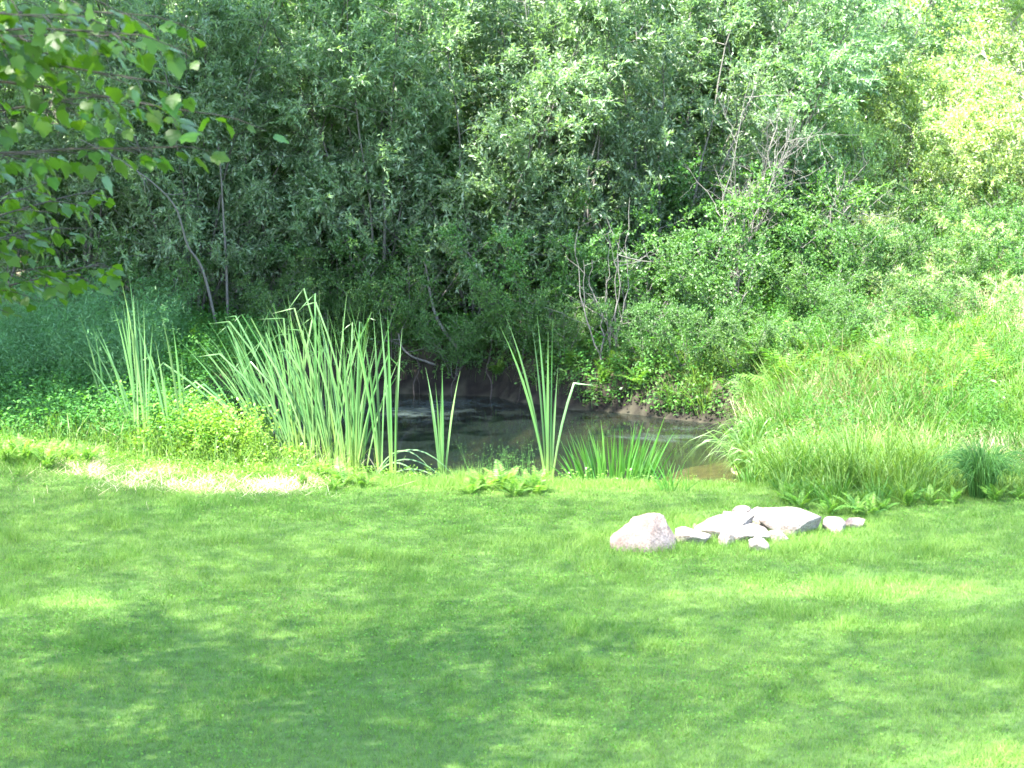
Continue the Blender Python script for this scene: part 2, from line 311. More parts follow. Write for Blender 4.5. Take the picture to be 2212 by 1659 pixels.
def shrub_parts(seed, H, R, nst, nbr, ntw, nlf, leafL, leafW, crown_from=0.25, stem_r=0.03, lean=1.0, spread=0.35, twigL=0.38, leaf_up=0.1, fill=1.0, clump=None):
    """returns stems (list of tubes), branches mesh data, crown mesh data"""
    rng = np.random.default_rng(seed)
    stems, brs, TP, TD, TL = [], [], [], [], []
    for s in range(nst):
        az = rng.uniform(0, 2 * np.pi); out = np.array((np.cos(az), np.sin(az), 0)); b = out * rng.uniform(0.02, 0.3)
        n = 12; t = np.linspace(0, 1, n)[:, None]
        ln = rng.uniform(0.35, 1.0) * R * lean; h = H * rng.uniform(0.72, 1.0)
        w = np.cumsum(rng.normal(0, 0.035, (n, 3)) * h / 6, 0); w -= w[0]; w[:, 2] *= 0.3
        P = b + out * ln * t ** 1.25 + np.array((0, 0, 1)) * h * t + w; P[0, 2] = -0.25
        r = stem_r * rng.uniform(0.7, 1.2) * (1 - 0.85 * t[:, 0])
        stems.append(tube(P, r, 6))
        for k in range(nbr):
            u = crown_from * 0.75 + (1 - crown_from * 0.75) * rng.uniform(0, 1) ** 0.8
            f = u * (n - 1); i0 = min(int(f), n - 2); p = P[i0] + (P[i0 + 1] - P[i0]) * (f - i0)
            a2 = az + rng.normal(0, 1.25); d = np.array((np.cos(a2), np.sin(a2), rng.uniform(0.1, 1.0)))
            L = R * rng.uniform(0.3, 0.75) * (1.15 - 0.55 * u)
            B = poly(p, d, L, rng, 7, 0.12, 0.15, rng.uniform(0, 0.35))
            brs.append(tube(B, np.linspace(0.009, 0.003, 7), 3))
            q = rng.uniform(0.15, 1.0, ntw) * 6; j = np.minimum(q.astype(int), 5)
            TP.append(B[j] + (B[j + 1] - B[j]) * (q - j)[:, None])
            bd = unit(B[j + 1] - B[j]); TD.append(unit(bd * 0.7 + rng.normal(0, 0.6, (ntw, 3)) + np.array((0, 0, 0.25))))
            TL.append(twigL * rng.uniform(0.6, 1.25, ntw))
    TP, TD, TL = np.concatenate(TP), np.concatenate(TD), np.concatenate(TL)
    keep = TP[:, 2] > crown_from * H * rng.uniform(0.5, 1.2, len(TP)); TP, TD, TL = TP[keep], TD[keep], TL[keep]
    nT = len(TP); s = (np.arange(nlf)[None] + rng.uniform(0, 1, (nT, nlf))) / nlf
    pos = TP[:, None] + TD[:, None] * (s * TL[:, None])[..., None]; pos[..., 2] -= 0.12 * (s ** 2) * TL[:, None]
    ld = unit(TD[:, None] * 0.75 + rng.normal(0, spread * 1.6, (nT, nlf, 3)) + np.array((0, 0, leaf_up - 0.25)))
    nrm = unit(rng.normal(0, 0.85, (nT, nlf, 3)) + np.array((0, 0, 1.0)))
    sz = rng.uniform(0.7, 1.2, (nT, nlf)) * (1 - 0.35 * s)
    V, F = leaves(pos.reshape(-1, 3), ld.reshape(-1, 3), nrm.reshape(-1, 3), (leafL * sz).ravel(), (leafW * sz).ravel())
    tint = np.clip(rng.normal(0.45, 0.16, (nT, 1)) + rng.normal(0, 0.2, (nT, nlf)) + 0.25 * s, 0, 1).ravel()
    return stems, join(brs), (V, F, np.repeat(tint, 4))

def build_shrub(name, label, cat, group, mat, bark, **kw):
    st, br, (V, F, tint) = shrub_parts(**kw)
    t = thing(name, (0, 0, 0), label, cat, group)
    for v, f in st: obj('stem', mesh_np('stem', v, f, None, True), M[bark], t)
    obj('branches', mesh_np('branches', br[0], br[1], None, True), M[bark], t)['kind'] = 'stuff'
    obj('crown', mesh_np('crown', V, F, {'tint': tint}), M[mat], t)
    return t

G_W = 'willow shrubs of the thicket behind the pond'
LW = 'grey-green willow shrub with upright grey stems in the thicket behind the pond'
W1 = build_shrub('willow_shrub', LW, 'shrub', G_W, 'willow', 'bark', seed=1, H=6.6, R=2.3, nst=8, nbr=23, ntw=17, nlf=14, leafL=0.125, leafW=0.036, crown_from=0.17)
W2 = build_shrub('willow_shrub', LW, 'shrub', G_W, 'willow', 'bark', seed=2, H=7.2, R=2.5, nst=9, nbr=22, ntw=17, nlf=14, leafL=0.125, leafW=0.037, crown_from=0.14)
W3 = build_shrub('willow_shrub', LW, 'shrub', G_W, 'willow', 'bark', seed=3, H=6.0, R=2.6, nst=8, nbr=23, ntw=17, nlf=14, leafL=0.12, leafW=0.036, crown_from=0.08)
G_A = 'green leafy shrubs among the willows'
LA = 'mid-green broad-leaved shrub growing low among the willow stems behind the pond'
A1 = build_shrub('alder_shrub', LA, 'shrub', G_A, 'alder', 'bark', seed=11, H=2.6, R=1.5, nst=7, nbr=14, ntw=13, nlf=10, leafL=0.075, leafW=0.045, crown_from=0.12, stem_r=0.014, twigL=0.3)
G_B = 'sunlit bushes on the slope right of the thicket'
LB = 'pale yellow-green bush in full sun on the slope right of the willow thicket'
B1 = build_shrub('sunlit_bush', LB, 'bush', G_B, 'bright', 'pale_bark', seed=21, H=3.6, R=1.9, nst=8, nbr=15, ntw=15, nlf=13, leafL=0.075, leafW=0.038, crown_from=0.14, stem_r=0.018, twigL=0.32)
B2 = build_shrub('sunlit_bush', LB, 'bush', G_B, 'bright', 'pale_bark', seed=22, H=2.2, R=1.5, nst=9, nbr=13, ntw=13, nlf=13, leafL=0.065, leafW=0.034, crown_from=0.05, stem_r=0.013, twigL=0.28)

rng = np.random.default_rng(77)
def where_label(o):
    x, y = o.location.x, o.location.y; n = o.name.split('.')[0]
    if n == 'willow_shrub':
        side = 'left' if x < -4.4 else ('mid' if x < 1.7 else 'right')
        if y < 37.5: L = {'left': 'grey-green willow with many thin stems behind the shaded ferns of the left bank', 'mid': 'grey-green willow overhanging the dark earth bank of the pond', 'right': 'grey-green willow next to the bare grey-stemmed shrub'}[side]
        elif y < 40.5: L = {'left': 'taller willow rising close behind the willows above the shaded ferns', 'mid': 'taller willow rising close behind the willows that overhang the pond', 'right': 'taller willow rising behind the bare grey-stemmed shrub'}[side]
        else: L = 'tall willow at the back of the thicket with only its pale top showing'
        g = L.replace('grey-green willow', 'willows').replace('taller willow', 'taller willows').replace('tall willow', 'tall willows')
    elif n == 'alder_shrub':
        if y < 36.2 and x < 4: L = 'low broad-leaved shrub at the water side of the thicket, left of the pond' if x < -3.5 else ('low broad-leaved shrub hanging over the dark bank under the willows' if x < 1 else 'low green broad-leaved shrub beside the thin pale stems on the far bank')
        elif x > 4 and y < 36.5: L = 'small dark green bush standing in the tall grass of the right slope'
        else: L = 'broad-leaved shrub in the shade between the willow stems'
        g = 'broad-leaved shrubs: ' + L
    elif n == 'sunlit_bush':
        L = 'small pale bush in the middle of the tall grass slope' if y < 36 else 'pale yellow-green bush in full sun rising out of the large ferns' if y < 38.4 else ('pale yellow-green bush in full sun directly behind the fern slope' if y < 41.5 else 'tall pale sunlit bush at the top of the slope beside the thicket')
        g = 'sunlit bushes: ' + L
    elif n == 'sedge_tussock':
        L = 'arching green sedge tussock leaning over the water at the right bank' if shore_sd(x, y) < .7 else 'arching sedge tussock rising from the tall grass of the right bank'
        g = 'sedge tussocks: ' + L
    else: return
    o['label'] = L; o['group'] = g
def place(protos, spots, used=set(), zoff=0.0):
    for k, (x, y, s) in enumerate(spots):
        p = protos[k % len(protos)]; loc = (x, y, float(ground_z(x, y)) + zoff); rz = rng.uniform(0, 6.28)
        if p.name not in used:
            used.add(p.name); p.location = loc; p.rotation_euler = (0, 0, rz); p.scale = (s, s, s); where_label(p)
        else: where_label(copy_tree(p, loc, rz, s))
front = [(-8.6, 36.2, .95), (-7.0, 36.8, 1.0), (-5.2, 36.2, .98), (-3.7, 36.8, 1.0), (-2.2, 36.5, 1.0), (-0.6, 36.3, 1.0), (0.9, 36.0, .97), (2.4, 36.4, .93), (4.0, 38.0, .95),
         (-9.4, 39, 1.05), (-7.6, 39.4, 1.1), (-5.9, 39.0, 1.1), (-4.3, 39.5, 1.12), (-2.6, 39.2, 1.1), (-0.9, 39.4, 1.1), (0.8, 39.2, 1.1), (2.6, 39.0, 1.08), (4.6, 41.0, 1.05),
         (-8.6, 42.2, 1.2), (-6.2, 42.4, 1.15), (-3.4, 42.3, 1.2), (-0.2, 42.2, 1.2), (2.4, 42.2, 1.15), (6.2, 43.2, 1.1)]
place([W1, W2, W3], front)
place([A1], [(-1.6, 35.5, .75), (0.3, 35.0, .8), (1.9, 34.3, .8), (3.2, 33.6, .75), (2.8, 35.4, .95), (4.6, 35.8, .9), (-4.0, 35.5, .6), (-5.6, 35.3, .55), (0.9, 36.6, 1.0), (-2.8, 35.9, .7), (3.9, 36.8, 1.0), (-8.2, 37.9, 1.1), (-6.6, 38.2, 1.0), (-5.0, 37.8, 1.1), (-3.2, 38.2, 1.0), (-1.6, 37.9, 1.1), (0.2, 38.0, 1.0), (1.8, 37.8, 1.1), (-7.2, 36.0, .7), (-7.0, 40.8, 1.2), (-5.2, 41.0, 1.3), (-2.0, 41.0, 1.2), (-9.2, 40.9, 1.3), (0.6, 41, 1.2), (3.4, 40.2, 1.2)])
place([A1], [(4.6, 33.5, .5), (5.6, 34.6, .6), (6.6, 34.2, .5), (5.1, 32.2, .42), (7.4, 35.2, .55), (6.2, 32.8, .4), (8.1, 33.6, .45), (4.2, 31.6, .36), (5.0, 35.0, .6), (7.0, 36.4, .6)])
place([B2], [(5.9, 33.6, .42), (7.2, 33.2, .4), (6.5, 35.6, .5), (8.2, 35.0, .5), (5.4, 31.0, .33), (7.6, 31.6, .36)])
place([A1], [(-0.9, 34.75, .42), (0.1, 34.5, .5), (-1.9, 35.1, .5), (0.8, 33.9, .4), (2.0, 33.3, .4), (2.6, 32.75, .45), (-2.7, 35.2, .45), (3.3, 32.2, .4), (-3.5, 34.6, .45)])
place([B1, B2], [(6.0, 40.2, .8), (8.9, 39.6, .95), (7.4, 42.2, 1.1), (9.6, 37.9, 1.0), (10.2, 42.5, 1.3), (5.2, 38.8, .8), (12, 40, 1.2), (8.0, 38.2, .8), (8.6, 45.5, 1.6), (7.2, 39.6, .9), (5.6, 45.5, 1.8), (7.0, 37.6, .55), (11.3, 45.8, 1.7), (9.5, 40.8, .9), (8.3, 37.4, .75), (7.6, 36.2, .5), (6.4, 38.6, .8), (6.0, 37.2, .6), (9.0, 36.9, .9), (5.4, 37.6, .6), (6.9, 40.6, 1.0), (8.1, 40.8, 1.05)])

# tall trees on the hill behind the thicket
def tree_parts(seed, H, R, z0, n_limbs, ntw, nlf, leafL, leafW, trunk_r):
    rng = np.random.default_rng(seed); n = 14; t = np.linspace(0, 1, n)
    w = np.cumsum(rng.normal(0, 0.08, (n, 3)), 0); w -= w[0]; w[:, 2] = 0
    P = np.c_[np.zeros(n), np.zeros(n), -0.4 + (H + 0.2) * t] + w
    trunk = tube(P, trunk_r * (1.0 - 0.9 * t) + 0.25 * trunk_r * np.exp(-t * 18), 10)
    limbs, TP, TD = [], [], []
    for k in range(n_limbs):
        u = z0 / H + (0.98 - z0 / H) * (k + rng.uniform(0, 1)) / n_limbs; f = u * (n - 1); i0 = min(int(f), n - 2); p = P[i0] + (P[i0 + 1] - P[i0]) * (f - i0)
        az = k * 2.4 + rng.normal(0, 0.4); d = np.array((np.cos(az), np.sin(az), rng.uniform(0.15, 0.7))); L = R * rng.uniform(0.7, 1.1) * np.sqrt(max(0.12, 1 - ((u - 0.55) / 0.5) ** 2 * 0.8))
        B = poly(p, d, L, rng, 9, 0.12, 0.1, 0.15); limbs.append(tube(B, np.linspace(trunk_r * 0.32, 0.01, 9), 5))
        q = rng.uniform(0.25, 1.0, ntw) ** 0.8 * 8; j = np.minimum(q.astype(int), 7); c0 = B[j] + (B[j + 1] - B[j]) * (q - j)[:, None]
        TP.append(c0 + rng.normal(0, 0.16, (ntw, 3)) * L * 0.75); TD.append(unit(rng.normal(0, 1, (ntw, 3)) + d * 0.6))
    TP, TD = np.concatenate(TP), np.concatenate(TD); nT = len(TP)
    s = rng.uniform(0, 1, (nT, nlf)); pos = TP[:, None] + TD[:, None] * (s * 0.55)[..., None] + rng.normal(0, 0.07, (nT, nlf, 3))
    ld = unit(TD[:, None] * 0.5 + rng.normal(0, 0.7, (nT, nlf, 3)) - np.array((0, 0, 0.3))); nrm = unit(rng.normal(0, 0.5, (nT, nlf, 3)) + np.array((0, 0, 1.0)))
    sz = rng.uniform(0.7, 1.2, nT * nlf)
    V, F = leaves(pos.reshape(-1, 3), ld.reshape(-1, 3), nrm.reshape(-1, 3), leafL * sz, leafW * sz)
    tint = np.clip(rng.normal(0.45, 0.18, (nT, 1)) + rng.normal(0, 0.18, (nT, nlf)), 0, 1).ravel()
    return trunk, join(limbs), (V, F, np.repeat(tint, 4))
def build_tree(name, label, group, mat, **kw):
    tr, lb, (V, F, tint) = tree_parts(**kw)
    t = thing(name, (0, 0, 0), label, 'tree', group)
    obj('trunk', mesh_np('trunk', tr[0], tr[1], None, True), M['bark'], t)
    obj('limbs', mesh_np('limbs', lb[0], lb[1], None, True), M['bark'], t)
    obj('crown', mesh_np('crown', V, F, {'tint': tint}), M[mat], t)
    return t
T1 = build_tree('hill_tree', 'sunlit broadleaf tree on the hillside behind the willow thicket', 'trees on the hillside behind the thicket', 'bright', seed=31, H=9, R=3.2, z0=0.8, n_limbs=34, ntw=26, nlf=26, leafL=0.12, leafW=0.075, trunk_r=0.16)
place([T1], [(-10.5, 50, 1.0), (-6.5, 52, 1.1), (-2.5, 50.5, 1.0), (1.5, 52, 1.1), (5.5, 50.5, 1.0), (9.5, 51, 1.1), (13.5, 50, 1.1), (-13, 55, 1.2), (-4.5, 56, 1.3), (3.5, 57, 1.3), (11.5, 56, 1.3)])
# tall trees standing left of and behind the thicket; they shade its left half and the left bank
T2 = build_tree('tall_tree', 'tall broadleaf tree shading the left end of the thicket', 'tall trees shading the left bank', 'shade', seed=41, H=15, R=4.2, z0=7.4, n_limbs=34, ntw=32, nlf=24, leafL=0.17, leafW=0.12, trunk_r=0.24)
place([T2], [(-7.9, 29.3, 1.08), (-11.6, 31.0, 1.0), (-13.2, 27.6, .95), (-10.4, 26.6, .66)])

# bare-stemmed grey shrub right of the willows, an arching sapling and a root over the bank
def bare_shrub(name, loc, label, seed, H, R, nst, bark, cat='shrub', tilt=0.0, ntw=9, thick=1.0):
    rng = np.random.default_rng(seed); t = thing(name, loc, label, cat); tw = []
    for s in range(nst):
        az = rng.uniform(-0.5, 1.1) if tilt else rng.uniform(0, 6.28); out = np.array((np.cos(az), np.sin(az) * 0.6, 0))
        n = 12; q = np.linspace(0, 1, n)[:, None]; w = np.cumsum(rng.normal(0, 0.045, (n, 3)), 0) * H / 3; w -= w[0]
        P = out * rng.uniform(0.05, 0.2) + out * R * rng.uniform(0.3, 1) * q ** 1.1 + np.array((0, 0, H)) * rng.uniform(0.7, 1) * q + w; P[0, 2] = -0.2
        v, f = tube(P, thick * rng.uniform(0.018, 0.03) * (1 - 0.82 * q[:, 0]), 6); obj('stem', mesh_np('stem', v, f, None, True), M[bark], t)
        for k in range(ntw):
            i0 = rng.integers(3, 11); d = unit(P[i0] - P[i0 - 1] + rng.normal(0, 0.16, 3)); B = poly(P[i0], d, rng.uniform(0.4, 1.2), rng, 7, 0.2, 0.1, 0.1)
            tw.append(tube(B, np.linspace(0.008, 0.0025, 7), 4))
            for kk in range(3):
                i1 = rng.integers(2, 6); d2 = unit(B[i1] - B[i1 - 1] + rng.normal(0, 0.5, 3) * 0.7)
                tw.append(tube(poly(B[i1], d2, rng.uniform(0.2, 0.5), rng, 5, 0.2), np.linspace(0.0045, 0.0018, 5), 3))
    v, f = join(tw); obj('twigs', mesh_np('twigs', v, f, None, True), M[bark], t)
    return t
def gz(x, y): return float(ground_z(x, y))
bare_shrub('bare_shrub', (3.1, 35.0, gz(3.1, 35.0)), 'bare grey-stemmed shrub with branching dead twigs at the right end of the willows', 61, 3.9, 1.7, 8, 'bark', tilt=1, thick=.75)
bare_shrub('bare_shrub', (1.45, 33.55, gz(1.45, 33.55)), 'cluster of thin pale upright stems rising from the pond bank below the willows', 62, 2.3, 0.4, 6, 'bark', ntw=2, thick=.6)
bare_shrub('bare_shrub', (4.9, 36.2, gz(4.9, 36.2)), 'tangle of brown dead twigs between the bare grey shrub and the sunlit bushes', 63, 2.4, 1.5, 8, 'bark')
def limb_thing(name, label, cat, pix, y0, y1, r0, r1, bark, twigs=0, seed=0):
    rng = np.random.default_rng(seed); P = []
    for k, (px, v) in enumerate(pix): P.append(at_depth(px, v, y0 + (y1 - y0) * k / (len(pix) - 1)))
    P = np.array(P); P[0, 2] = min(P[0, 2], gz(P[0, 0], P[0, 1]) - 0.05)
    tt = np.linspace(0, len(P) - 1, 4 * len(P)); j = np.minimum(tt.astype(int), len(P) - 2); f = (tt - j)[:, None]
    Pm = np.vstack([2 * P[0] - P[1], P, 2 * P[-1] - P[-2]]); a, b, c_, d = Pm[j], Pm[j + 1], Pm[j + 2], Pm[j + 3]
    S = 0.5 * (2 * b + (c_ - a) * f + (2 * a - 5 * b + 4 * c_ - d) * f ** 2 + (3 * b - a - 3 * c_ + d) * f ** 3)
    o = S[0].copy(); t = thing(name, o, label, cat); v, fc = tube(S - o, np.linspace(r0, r1, len(S)), 7)
    obj('stem', mesh_np('stem', v, fc, None, True), M[bark], t)
    tw = []
    for k in range(twigs):
        i0 = rng.integers(len(S) // 2, len(S) - 1); dd = unit(S[i0] - S[i0 - 1] + rng.normal(0, 0.5, 3))
        tw.append(tube(poly(S[i0] - o, dd, rng.uniform(0.3, 0.8), rng, 6, 0.2), np.linspace(0.006, 0.002, 6), 4))
    if tw: v, fc = join(tw); obj('twigs', mesh_np('twigs', v, fc, None, True), M[bark], t)
    return t
limb_thing('arching_sapling', 'thin pale sapling arching up to the left in front of the dark thicket', 'sapling', [(478, 660), (440, 590), (405, 530), (380, 450), (330, 395), (250, 340), (170, 300)], 34.8, 33.0, 0.024, 0.006, 'bark', 6, 1)
limb_thing('arching_branch', 'curved dark branch sweeping down over the shaded far bank of the pond', 'branch', [(1010, 775), (975, 735), (945, 690), (930, 640), (925, 600), (915, 560)], 34.9, 35.2, 0.035, 0.012, 'bark', 5, 2)
limb_thing('exposed_root', 'crooked exposed root hanging over the dark earth bank above the water', 'root', [(945, 790), (918, 780), (890, 770), (868, 750), (860, 720)], 34.9, 34.7, 0.022, 0.008, 'bark', 3, 3)
for k, pix in enumerate([[(1000, 790), (985, 812), (975, 838), (978, 858)], [(1060, 770), (1050, 800), (1062, 830), (1056, 856)], [(1105, 780), (1120, 800), (1128, 830), (1150, 850)], [(900, 770), (905, 800), (893, 830), (897, 850)], [(1170, 800), (1160, 825), (1175, 850), (1172, 868)]]):
    y0 = 34.75 - .75 * max(0, (pix[0][0] - 950) / 250)
    limb_thing('hanging_root', 'thin root hanging down the dark earth face of the far bank', 'root', pix[::-1], y0 - .25, y0 - .05, .012, .006, 'dark_bark', 2, 20 + k)['group'] = 'roots down the far bank'
limb_thing('leaning_stem', 'slim upright grey stem leaning left of the pond under the willows', 'stem', [(492, 640), (488, 560), (483, 480), (478, 390), (470, 300)], 35.2, 35.0, 0.024, 0.01, 'bark', 5, 4)

# ------------------------------------------------------------------ maple with branches hanging into the picture on the left
def maple_leaf_mesh(seed):
    rng = np.random.default_rng(seed)
    half = [(0, -0.02), (0.2, -0.1), (0.34, 0.0), (0.46, 0.1), (0.41, 0.2), (0.45, 0.34), (0.49, 0.5), (0.37, 0.5), (0.27, 0.58), (0.17, 0.76), (0.0, 0.96)]
    pts = [(x, y) for x, y in half] + [(-x, y) for x, y in half[-2:0:-1]]
    V = [(0, 0.28, 0.0)]; cup = rng.uniform(-0.25, 0.15)
    for x, y in pts:
        V.append((x * rng.uniform(0.94, 1.06), y, cup * abs(x) * 0.9 - 0.16 * y * y + rng.normal(0, 0.012)))
    n = len(pts); F = np.array([(0, k + 1, (k + 1) % n + 1) for k in range(n)])
    V = np.array(V) * 0.105
    pv, pf = tube(np.array([(0, 0, 0), (0, -0.03, 0.008), (0, -0.06, 0.025)]), 0.0013, 3)
    F = [F, pf + len(V)]; V = np.vstack([V, pv])
    return mesh_np('maple_leaf', V, F, {'tint': np.full(len(V), rng.uniform(0.2, 0.9))})
maple = thing('maple_tree', (-5.6, 12.4, gz(-5.6, 12.4)), 'maple tree whose leafy lower branches hang down over the left end of the lawn', 'tree')
mo = np.array(maple.location)
MLV = [maple_leaf_mesh(s) for s in range(6)]
for me in MLV: me.materials.append(M['maple'])
rng = np.random.default_rng(5)
n = 14; t = np.linspace(0, 1, n); w = np.cumsum(rng.normal(0, 0.05, (n, 3)), 0); w -= w[0]; w[:, 2] = 0
TRK = np.c_[0 * t, 0 * t, -0.3 + 11 * t] + w
v, f = tube(TRK, 0.2 * (1 - 0.88 * t) + 0.06 * np.exp(-t * 18), 10); obj('trunk', mesh_np('trunk', v, f, None, True), M['bark'], maple)
nleaf = 0
def maple_spray(tip_px, y_tip, start_z, ntw, lpt, scale=0.85, lift=0.25, lat=0.38):
    """a branch from the trunk to a tip seen at tip_px; leaves on side twigs near its end"""
    global nleaf
    tip = at_depth(tip_px[0], tip_px[1], y_tip) - mo; i0 = int(start_z / 11 * (n - 1)); p0 = TRK[i0]
    q = np.linspace(0, 1, 16)[:, None]; mid = (p0 + tip) / 2 + np.array((0, 0, lift))
    B = p0 * (1 - q) ** 2 + mid * 2 * q * (1 - q) + tip * q ** 2; B += np.cumsum(rng.normal(0, 0.012, B.shape), 0)
    tubes = [tube(B, np.linspace(0.02, 0.003, 16), 6)]; spots = []
    for k in range(ntw):
        u = 1 - 0.42 * (k / max(1, ntw - 1)); g = u * 15; j = min(int(g), 14); p = B[j] + (B[j + 1] - B[j]) * (g - j); bd = unit(B[j + 1] - B[j])
        sd = np.cross(bd, (0, 0, 1)) * (1 if k % 2 else -1); d = unit(bd * 0.9 + sd * rng.uniform(0.5, 1.1) + np.array((0, 0, rng.uniform(-0.35, 0.12))))
        L = lat * rng.uniform(0.7, 1.4) * (0.4 + 0.8 * (1 - u) + 0.25); T = poly(p, d, L, rng, 6, 0.12, 0, 0.2); tubes.append(tube(T, np.linspace(0.004, 0.0016, 6), 4))
        for m_ in range(lpt):
            s = (m_ + rng.uniform(0.2, 1)) / lpt * 5; jj = min(int(s), 4); spots.append((T[jj] + (T[jj + 1] - T[jj]) * (s - jj), d))
    v, f = join(tubes); obj('branch', mesh_np('branch', v, f, None, True), M['dark_bark'], maple)
    for p, d in spots:
        az = math.atan2(d[1], d[0]) + rng.normal(0, 0.9); dip = rng.uniform(0.1, 1.15)
        X = Matrix.Translation(Vector(p)) @ Matrix.Rotation(az - math.pi / 2, 4, 'Z') @ Matrix.Rotation(-dip, 4, 'X') @ Matrix.Rotation(rng.normal(0, 0.5), 4, 'Y')
        sc = scale * rng.uniform(0.6, 1.25); X.translation = X @ Vector((0, 0.055 * sc, -0.02 * sc)); X = X @ Matrix.Scale(sc, 4); me = MLV[rng.integers(0, 6)]
        if nleaf < 300:
            o = bpy.data.objects.new('leaf', me); COL.objects.link(o); o.parent = maple; o.matrix_local = X; nleaf += 1
        else:
            REST.append((me, np.array(X)))
REST = []
for tip, yt, sz, ntw, lpt in (((455, 215), 11.0, 5.2, 12, 5), ((375, 310), 11.2, 4.8, 12, 5), ((290, 150), 10.8, 5.3, 12, 5), ((310, 20), 11.3, 5.8, 11, 5), ((210, 90), 11.0, 5.5, 11, 4),
                              ((190, 215), 11.6, 5.0, 12, 4), ((130, 50), 10.6, 5.6, 12, 5), ((290, 70), 10.5, 5.6, 12, 5), ((110, 150), 11, 5.3, 12, 5), ((170, 0), 10.8, 5.8, 12, 5), ((50, 110), 11.2, 5.3, 12, 5)):
    maple_spray(tip, yt, sz, ntw, lpt)
for tip, yt, sz, ntw, lpt in (((215, 575), 15.0, 3.6, 14, 5), ((200, 425), 15.2, 4.2, 14, 5), ((150, 500), 14.6, 4.0, 14, 5), ((70, 330), 14.4, 4.6, 12, 5), ((100, 560), 14.4, 3.6, 14, 5), ((110, 430), 15, 4.2, 12, 5), ((50, 480), 14.2, 4.0, 12, 5)):
    maple_spray(tip, yt, sz, ntw, lpt, 0.85, 0.1, 0.34)
V_, F_, A_, Q_, k0 = [], [], [], [], 0
for me, X in REST:
    co = np.empty(len(me.vertices) * 3, np.float32); me.vertices.foreach_get('co', co); co = co.reshape(-1, 3) @ X[:3, :3].T + X[:3, 3]
    V_.append(co); F_.append(np.array([p.vertices[:] for p in me.polygons if len(p.vertices) == 3]) + k0); Q_.append(np.array([p.vertices[:] for p in me.polygons if len(p.vertices) == 4]) + k0); A_.append(np.full(len(co), rng.uniform(0.2, 0.9))); k0 += len(co)
tag(obj('lower_leaves', mesh_np('lower_leaves', np.concatenate(V_), [np.concatenate(F_), np.concatenate(Q_)], {'tint': np.concatenate(A_)}), M['maple'], maple), kind='stuff')
# upper crown of the maple, above the picture
tr_, lb_, (V, F, tint) = tree_parts(51, 11, 3.2, 6.0, 18, 20, 18, 0.14, 0.11, 0.1)
obj('limbs', mesh_np('limbs', lb_[0], lb_[1], None, True), M['bark'], maple)
tag(obj('crown', mesh_np('crown', V, F, {'tint': tint}), M['maple'], maple), kind='stuff')

# big lawn tree left of the picture: limbs reach over the lawn above the frame and drop the patches of shade on it
lawn_tree = thing('lawn_tree', (-8.2, 3.6, gz(-8.2, 3.6)), 'large spreading tree left of the lawn whose limbs shade the grass', 'tree')
lo = np.array(lawn_tree.location); rng = np.random.default_rng(8)
t = np.linspace(0, 1, 12); TR2 = np.c_[0.15 * np.sin(t * 3), 0.1 * np.sin(t * 4 + 1), -0.4 + 26 * t]
v, f = tube(TR2, 0.38 * (1 - 0.85 * t) + 0.12 * np.exp(-t * 16), 12); obj('trunk', mesh_np('trunk', v, f, None, True), M['bark'], lawn_tree)
S3 = np.array(TO_SUN)
# how much of the sun the crown holds back over each piece of ground (dense patches and gaps in the crown)
def crown_density(x, y):
    g = lambda cx, cy, rx, ry: np.exp(-((x - cx) / rx) ** 2 - ((y - cy) / ry) ** 2)
    d = 1.75 + .2 * sstep(.38, .68, fbm(x * .42 + 3, y * .75, 301))
    d = d + .5 * (g(.5, 17.1, 1.2, .6) + g(3.9, 18.3, 1.2, .7) + g(-3.2, 15.7, 1.3, .8) + g(1.5, 16.4, 1.5, .6) + g(-5.9, 25.3, .9, .5))
    gaps = g(3.3, 20.3, 1.7, .55) + g(3.0, 18.95, .7, .16) + g(3.6, 15.2, .8, .5) + g(-3.9, 19.9, .6, .35) + g(2.4, 22.6, 1.6, .9) + g(-3.6, 25.9, 2.4, .7) + g(.5, 25.4, 2.4, .6) + g(-2.3, 14.6, .8, .35)
    d = d * np.clip(1 - 1.25 * gaps, 0, 1) * (1 - .75 * sstep(24.6, 25.6, y)) * (1 - .15 * sstep(20, 23, y))
    return np.clip(d, 0, 2.8)
limbs, P_, D_ = [], [], []
for gx in np.arange(-6.5, 7.1, 1.9):
    for gy in np.arange(13.5, 26, 2.1):
        jx, jy = gx + rng.normal(0, .4), gy + rng.normal(0, .4)
        if crown_density(jx, jy) < .7: continue
        h = 19 + 3 * noise(jx * .3, jy * .3, 7); c0 = np.array((jx, jy, 0)) + S3 * (h / S3[2]) - lo; i0 = int(np.clip((c0[2] - 5) / 26 * 11, 4, 10)); p0 = TR2[i0]; q = np.linspace(0, 1, 12)[:, None]
        B = p0 * (1 - q) ** 2 + ((p0 + c0) / 2 + np.array((0, 0, 1.2)) + rng.normal(0, .5, 3)) * 2 * q * (1 - q) + c0 * q ** 2; limbs.append(tube(B, np.linspace(0.035, 0.006, 12), 5))
N = 175000; gx, gy = rng.uniform(-8, 8.5, N), rng.uniform(12.5, 27, N); k = rng.uniform(0, 2.8, N) < crown_density(gx, gy); gx, gy = gx[k], gy[k]
h = 19 + 3 * noise(gx * .3, gy * .3, 7) + rng.normal(0, .8, len(gx)); P_.append(np.c_[gx, gy, 0 * gx] + S3 * (h / S3[2])[:, None] - lo); D_.append(unit(rng.normal(0, 1, (len(gx), 3))))
v, f = join(limbs); obj('limbs', mesh_np('limbs', v, f, None, True), M['bark'], lawn_tree)
P_, D_ = np.concatenate(P_), np.concatenate(D_); V, F = leaves(P_, D_, unit(rng.normal(0, .5, P_.shape) + np.array((0, 0, 1))), rng.uniform(.08, .12, len(P_)), rng.uniform(.06, .09, len(P_)))
